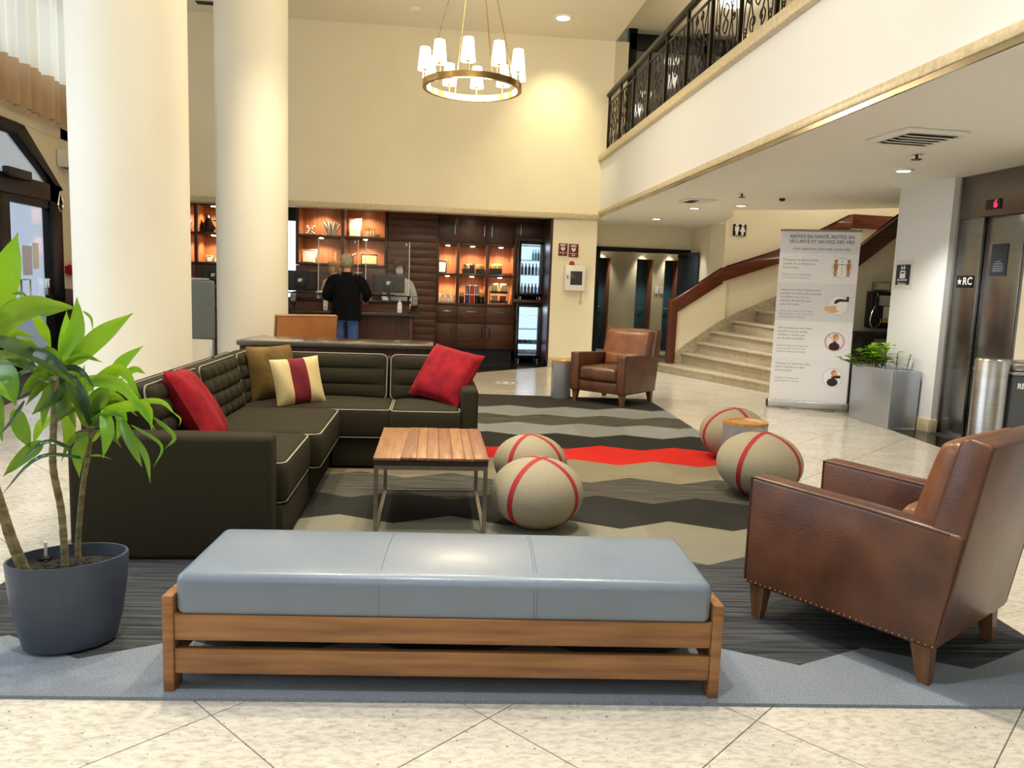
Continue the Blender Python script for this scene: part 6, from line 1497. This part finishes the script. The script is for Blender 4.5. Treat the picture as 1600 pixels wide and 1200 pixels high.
def person(label, x, y, rz, s, top, hair_mat, hairlen, coat_len, trousers, armpose, scale=1.0, mask=None, stoop=.03, shoes=None, coat=1.0):
    t = thing('person', label, 'person', (x, y, .002), rz); t.scale = (scale,)*3
    w_ = s
    P = dict(hip=((0, 0, .93), (.15, .10)), sp=((0, .005, 1.10), (.135, .095)), ch=((0, .01+stoop*.4, 1.30), (.155, .105)), nb=((0, .0+stoop*.6, 1.45), (.055, .052)), n=((0, .01+stoop, 1.52), (.055, .056)),
             hb=((0, .025+stoop, 1.585), (.068, .08)), hd=((0, .02+stoop, 1.66), (.075, .094)), ht=((0, .015+stoop, 1.725), (.05, .065)))
    ks = list(P); J = [P[k] for k in ks]; E = [(i, i+1) for i in range(7)]
    def addj(p, r, par): J.append((p, r if isinstance(r, tuple) else (r, r))); E.append((par, len(J)-1)); return len(J)-1
    arms = {}
    for sd in (-1, 1):
        el, wr = armpose[0 if sd < 0 else 1]
        a = addj((sd*.10, .0+stoop*.5, 1.385), (.05, .05), 2); a = addj((sd*w_, .0+stoop*.4, 1.365), (.05, .05), a); sh_ = a
        a = addj((sd*el[0], el[1], el[2]), (.043, .043), a); a = addj((sd*wr[0], wr[1], wr[2]), (.028, .024), a)
        e, wv = V((sd*el[0], el[1], el[2])), V((sd*wr[0], wr[1], wr[2])); d = (wv-e).normalized(); sx = d.cross(V((0, 0, 1))).normalized()*(1 if sd > 0 else -1); 
        pm = addj(tuple(wv+d*.06), (.034, .016), a)
        for k, (o_, L) in enumerate(((-.03, .062), (-.010, .075), (.012, .07), (.032, .055))):
            f1_ = addj(tuple(wv+d*.095+sx*o_), (.0095, .0095), pm); f2_ = addj(tuple(wv+d*(.095+L*.55)+sx*o_*1.1+V((0, 0, -.006))), (.0085, .0085), f1_); addj(tuple(wv+d*(.095+L)+sx*o_*1.1+V((0, 0, -.024))), (.007, .007), f2_)
        th_ = addj(tuple(wv+d*.04-sx*.04), (.011, .011), a); addj(tuple(wv+d*.085-sx*.052+V((0, 0, -.01))), (.009, .009), th_)
        arms[sd] = (e, wv)
        l = addj((sd*.095, 0, .84), (.095, .10), 0); l = addj((sd*.105, .015, .49), (.062, .066), l); l = addj((sd*.11, -.025, .10), (.04, .045), l); addj((sd*.125, .10, .045), (.042, .035), l)
    skin('body', J, E, SKIN, t, 2)
    # jacket: a lofted coat body and two sleeves
    prof = [(coat_len, .192, .142, 0), (.93, .188, .138, 0), (1.10, .176, .126, .005), (1.25, .184, .128, .01+stoop*.3), (1.345, .188, .120, .01+stoop*.45), (1.405, .165, .105, stoop*.55), (1.445, .115, .088, stoop*.65), (1.475, .082, .078, stoop*.75), (1.51, .074, .072, stoop*.85)]
    cb_ = MB(); vs = []; fs = []; nn = 28
    for z, rx, ry, yo in prof:
        kx = coat if z < 1.44 else 1
        for k in range(nn):
            a = 2*PI*k/nn; fl = 1+(.02*math.sin(5*a) if z < 1 else 0)
            vs.append((rx*kx*fl*math.copysign(abs(math.cos(a))**.85, math.cos(a)), yo+ry*kx*fl*math.sin(a), z))
    for i in range(len(prof)-1):
        for k in range(nn): fs.append((i*nn+k, i*nn+(k+1) % nn, (i+1)*nn+(k+1) % nn, (i+1)*nn+k))
    fs.append(list(range(nn))[::-1])
    mk('jacket', cb_.add(vs, fs), top, t, smooth=True)
    for sd in (-1, 1):
        e, wv = arms[sd]; kx = .5+.5*coat
        sp_ = smooth_path([(sd*.10*kx, stoop*.5, 1.405), (sd*w_*kx, stoop*.4, 1.365), tuple((V((sd*w_*kx, stoop*.4, 1.365))+e)/2+V((sd*.018, 0, 0))), tuple(e+V((sd*.01, -.01, 0))), tuple((e+wv)/2), tuple(e+(wv-e)*.95)], 4)
        rr = [(.070, .082, .072, .064, .056, .044)[min(5, k//4)]*(1-(k % 4)/4)+(.070, .082, .072, .064, .056, .044)[min(5, k//4+1)]*((k % 4)/4) for k in range(len(sp_))]
        mk('sleeve', MB().tube(sp_, [r*kx for r in rr], 14), top, t, smooth=True)
    tj = [((0, 0, .93), (.165, .125)), ((0, 0, .99), (.16, .12))]; te = [(0, 1)]
    for sd in (-1, 1):
        b_ = len(tj); tj += [((sd*.095, 0, .83), (.11, .115)), ((sd*.108, .015, .49), (.08, .085)), ((sd*.112, -.02, .13), (.066, .07)), ((sd*.112, -.02, .09), (.066, .07))]
        te += [(0, b_), (b_, b_+1), (b_+1, b_+2), (b_+2, b_+3)]
    skin('trousers', tj, te, trousers, t, 2)
    for sd in (-1, 1): skin('shoe', [((sd*.112, -.06, .045), (.045, .04)), ((sd*.118, .05, .042), (.048, .04)), ((sd*.128, .14, .035), (.044, .03))], [(0, 1), (1, 2)], shoes or BLACKP, t, 1)
    hy = .02+stoop
    hm = MB().rbox(.20, .235, .225, .09, (6, 6, 6), lambda p, u, v, q: p*(1+.035*math.sin(9*u+5*q)*math.cos(7*v)), (0, hy-.016, 1.682))
    for p in hm.v:
        if p.y > hy+.055 and p.z < 1.70: p.y = hy+.055-(p.y-hy-.055)*.4
    mk('hair', hm, hair_mat, t, smooth=True)
    if hairlen: mk('hair_length', MB().rbox(.22, .11, hairlen, .05, (5, 4, 6), None, (0, hy-.075, 1.66-hairlen/2)), hair_mat, t, smooth=True)
    fc = MB()
    for sd in (-1, 1): fc.ball((sd*.032, hy+.098, 1.655), .013, .009, .008, 10, 6)
    mk('eyes', fc, M('eye', (40, 34, 30), .3), t, smooth=True)
    if mask: mk('mask', MB().rbox(.125, .06, .095, .025, (5, 3, 5), None, (0, hy+.085, 1.60)), mask, t, smooth=True)
    else:
        mk('mouth', MB().ball((0, hy+.095, 1.585), .026, .008, .006, 10, 6), M('lips', (170, 92, 84), .5), t, smooth=True)
    mk('nose', MB().ball((0, hy+.106, 1.627), .013, .016, .02, 10, 6), SKIN, t, smooth=True)
    for sd in (-1, 1): mk('ear', MB().ball((sd*.083, hy-.0, 1.64), .012, .02, .03, 10, 6), SKIN, t, smooth=True)
    return t
GREYH = M('grey_hair', (176, 168, 140), .8, rgb2=(120, 112, 92), scale=30, bump=.5); DARKH = M('dark_hair', (48, 32, 26), .5, rgb2=(30, 20, 16), scale=20); BLONDH = M('blond_hair', (190, 140, 90), .7, rgb2=(150, 104, 62), scale=25)
pc = pY(541, 440, 12.3)
person('person with grey hair, long black coat and jeans standing at the reception desk', pc.x, 12.32, math.radians(-6), .19, M('black_coat', (8, 9, 14), .9, spec=.15), GREYH, 0, .76, M('blue_jeans', (52, 88, 150), .8, var=.3, scale=30),
       [((.29, -.02, 1.13), (.22, .20, 1.06)), ((.31, .06, 1.17), (.25, .30, 1.08))], 1.0, coat=1.22)
pc = pY(622, 440, 14.02)
person('person with long dark hair, face mask and pale shirt behind the right monitor', pc.x+.03, 14.0, PI, .17, M('pale_shirt', (196, 196, 198), .8), DARKH, .34, .86, M('dark_trousers', (30, 30, 36), .8),
       [((.25, .02, 1.12), (.20, .22, 1.02)), ((.25, .02, 1.12), (.20, .22, 1.02))], .985, M('mask_white', (210, 214, 218), .7))
pc = pY(523, 440, 14.0)
person('person with blond hair behind the desk, mostly hidden by another person', pc.x, 14.03, PI-.5, .17, M('beige_blouse', (186, 150, 120), .8), BLONDH, .12, .86, M('dark_trousers', (30, 30, 36), .8),
       [((.25, .02, 1.12), (.20, .22, 1.02)), ((.25, .02, 1.12), (.20, .22, 1.02))], .96)
# ------------------------------------------------------------------ divider, entrance, curtain
d0 = pY(262, 436, 9.0); d1 = pY(336, 530, 9.0)
dv_ = thing('divider_panel', 'grey padded divider panel on a white base between the columns', 'divider', ((d0.x+d1.x)/2, 9.0, 0))
mk('padded_panel', MB().box(d0.x, d1.x, 8.97, 9.03, d1.z, d0.z), GREYP, dv_, world=True, bev=.025, seg=3)
mk('base_panel', MB().box(d0.x+.02, d1.x-.05, 8.98, 9.02, .05, d1.z-.002), M('base_white', (214, 206, 192), .5), dv_, world=True, bev=.004)
mk('frame_post', MB().box(d1.x-.05, d1.x-.015, 8.975, 9.025, 0, d1.z-.002), STEEL, dv_, world=True, bev=.004)
mk('cap_rail', MB().box(d0.x+.03, d1.x-.06, 8.98, 9.02, d0.z, d0.z+.025), STEEL, dv_, world=True, bev=.003)
def lY(x, y): return pX(x, y, LX)
en = thing('entrance_door', 'black framed glass entrance door with slanted transom at the left edge', 'door', (LX, 10.6, 0))
XF0, XF1 = LX-.06, LX+.06
jr0, jr1 = lY(75, 400).y, lY(93, 400).y; zh0, zh1 = lY(60, 312).z, lY(60, 284).z
mk('jamb', MB().box(XF0, XF1, jr0, jr1, 0, zh1), BLACKM, en, world=True, bev=.006)
mk('jamb', MB().box(XF0, XF1, 8.3, 8.45, 0, 3.2), BLACKM, en, world=True, bev=.006)
mk('header_bar', MB().box(XF0, XF1, 8.45, jr1, zh0, zh1), BLACKM, en, world=True, bev=.006)
c0, c1 = lY(31, 198), lY(92, 284)
mk('slanted_bar', MB().extr([(XF0, c1.y, zh1-.05), (XF0, c1.y-.22, zh1-.0), (XF0, c0.y-.20, 3.08), (XF0, 8.45, 3.08), (XF0, 8.45, 3.22), (XF0, c0.y, 3.22)], (XF1-XF0, 0, 0)), BLACKM, en, world=True, bev=.004)
mk('transom_pane', MB().extr([(LX-.01, c1.y-.2, zh1), (LX-.01, c0.y-.2, 3.1), (LX-.01, 8.45, 3.1), (LX-.01, 8.45, zh1)], (.01, 0, 0)), GLASS, en, world=True)
ms0, ms1 = lY(-12, 400).y, lY(14, 400).y
lfd = mk('door_stile', MB().box(XF0+.02, XF1-.02, ms0, ms1, 0, zh0), BLACKM, en, world=True, bev=.005)
mk('door_stile', MB().box(XF0+.02, XF1-.02, 8.45, 8.55, 0, zh0), BLACKM, en, world=True, bev=.005)
mk('door_rail', MB().box(XF0+.02, XF1-.02, ms1, jr0, .0, .14).box(XF0+.02, XF1-.02, ms1, jr0, zh0-.10, zh0), BLACKM, en, world=True)
mk('pane', MB().box(LX-.006, LX+.006, ms1, jr0, .14, zh0-.1), glassmat('door_glass', (240, 244, 248), .08, .02, 0, .25), en, world=True)
mk('pane', MB().box(LX-.006, LX+.006, 8.55, ms0, .1, zh0-.1), GLASS, en, world=True)
hq0, hq1 = lY(18, 436), lY(34, 490)
mk('pull_handle', MB().tube([(XF1-.02, hq0.y, hq1.z), (XF1+.06, hq0.y, hq1.z), (XF1+.06, hq0.y, hq0.z), (XF1-.02, hq0.y, hq0.z)], .014, 8).tube([(XF1-.02, hq1.y, hq1.z), (XF1+.06, hq1.y, hq1.z), (XF1+.06, hq1.y, hq0.z), (XF1-.02, hq1.y, hq0.z)], .014, 8), CHROME, en, world=True, smooth=True)
cq = lY(20, 272); mk('door_closer', MB().box(XF1-.01, XF1+.08, cq.y-.35, cq.y+.2, cq.z-.06, cq.z+.06), BLACKP, en, world=True, bev=.01)
lk = lY(71, 455); mk('lock', MB().box(LX+.01, LX+.06, lk.y-.06, lk.y+.05, lk.z-.05, lk.z+.18), CHROME, en, world=True, bev=.005)
lp0 = lY(84, 312); mk('wire_loop', MB().tube([(XF1+.03, lp0.y+.1*math.sin(2*PI*k/16)*(.6+.4*math.cos(2*PI*k/16+PI)), lp0.z-.02+.14*math.cos(2*PI*k/16)) for k in range(16)], .01, 6, closed=True), CHROME, en, world=True, smooth=True)
for (xa, ya_, xb, yb_), lb in (((33, 383, 50, 430), 'pale lilac notice taped to the entrance door glass'), ((49, 379, 60, 420), 'white notice taped to the entrance door glass')):
    a = lY(xa, ya_); b = lY(xb, yb_)
    solo('notice', MB().box(LX+.008, LX+.011, a.y, b.y, b.z, a.z), M('notice_paper_%d' % xa, (206, 206, 232) if xa == 33 else (240, 240, 246), .7), lb, 'notice')
struct('floor_pavement', MB().box(-40, -7, -10, 40, -.14, -.04), M('pavement', (176, 176, 174), .9))
struct('wall_left_high', MB().extr([(LX-.16, jr1, zh1), (LX-.16, c0.y, 3.25), (LX-.16, 12.0, 3.25), (LX-.16, 12.0, 0), (LX-.16, jr1, 0)], (.15, 0, 0)), WALL)
a = lY(96, 413); b = lY(111, 430)
fpu = thing('fire_alarm_box', 'red fire alarm box on the wall right of the entrance door', 'alarm', (LX, (a.y+b.y)/2+.1, b.z))
mk('box', MB().box(LX+.06, LX+.14, a.y+.05, b.y+.1, b.z, a.z), REDP, fpu, world=True, bev=.006); mk('mount', MB().box(LX, LX+.06, a.y+.1, b.y+.05, b.z+.02, a.z-.02), REDP, fpu, world=True); mk('pull_bar', MB().box(LX+.14, LX+.15, b.y-.06, b.y+.08, b.z+.05, b.z+.1), BLACKP, fpu, world=True)
wz0 = lY(104, 451).z
struct('trim_6', MB().box(LX, LX+.05, jr1+.05, 13.3, 0, wz0), DWOOD, bev=.004)
a = lY(88, 232); b = lY(108, 266)
au = thing('wall_air_unit', 'white air unit high on the wall right of the entrance door', 'air unit', (LX, (a.y+b.y)/2, b.z))
mk('case', MB().box(LX, LX+.2, a.y, a.y+.9, b.z, a.z), WHITE, au, world=True, bev=.015); mk('outlet', MB().box(LX+.03, LX+.17, a.y+.05, a.y+.85, b.z-.004, b.z+.012), BLACKP, au, world=True)
# curtain over the high window
cu_ = thing('curtain', 'sheer pleated curtain with a tan hem band high on the left wall', 'curtain', (-5.15, 11.0, 3.4))
XC = -5.15
def pleat(z0, z1, amp, seg=400, ya0=8.3, ya1=13.2):
    vs = []; fs = []
    for i in range(seg+1):
        y = ya0+(ya1-ya0)*i/seg; x = XC+amp*math.sin(y*30+1.2*math.sin(y*7))+amp*.5*math.sin(y*13+1)
        vs += [(x, y, z0), (x, y, z1)]
    for i in range(seg): fs.append((2*i, 2*i+2, 2*i+3, 2*i+1))
    return MB().add(vs, fs)
zc0 = pX(60, 179, XC).z; zc1 = pX(60, 112, XC).z
mk('hem_band', pleat(zc0, zc1, .06), sheer('curtain_band', (200, 172, 140), .97, .25), cu_, world=True, smooth=True)
mk('sheer_panel', pleat(zc1, 5.48, .06), sheer('curtain_sheer', (236, 232, 216), .82, .55), cu_, world=True, smooth=True)
mk('rod', MB().cyl((XC, 8.2, 5.5), (XC, 13.25, 5.5), .02, 10), CHROME, cu_, world=True, smooth=True)
# floor sticker
fp = pz(790, 598)
fd = thing('floor_sticker', 'round floor sticker with a grey blue ring on the tiles before the reception', 'sticker', (fp.x, fp.y, 0))
mk('disc', MB().lathe([(.19, .0006), (.19, .0014)], 40), M('sticker_white', (226, 222, 216), .4), fd)
mk('ring', MB().lathe([(.15, .0015), (.15, .002), (.185, .002), (.185, .0015), (.15, .0015)], 40, capb=False, capt=False), M('sticker_ring', (120, 120, 140), .4), fd)
fi = MB()
for s in (-1, 1): fi.lathe([(.001, .0015), (.045, .0015), (.045, .002), (.001, .002)], 14, (s*.06, 0, 0), sx=.7, sy=1.4)
mk('footprints', fi, M('sticker_print', (90, 92, 110), .4), fd)
for i, x in enumerate((-3.4, -1.6, .6)):  # unseen downlights added to light the desk and plank wall
    downlight(x, 13.95, 2.84, 'added round downlight in the reception ceiling, ' + ['behind the second column', 'above the customer', 'in front of the snack shelf'][i], power=16, col=(1, .84, .6), size=2.2)
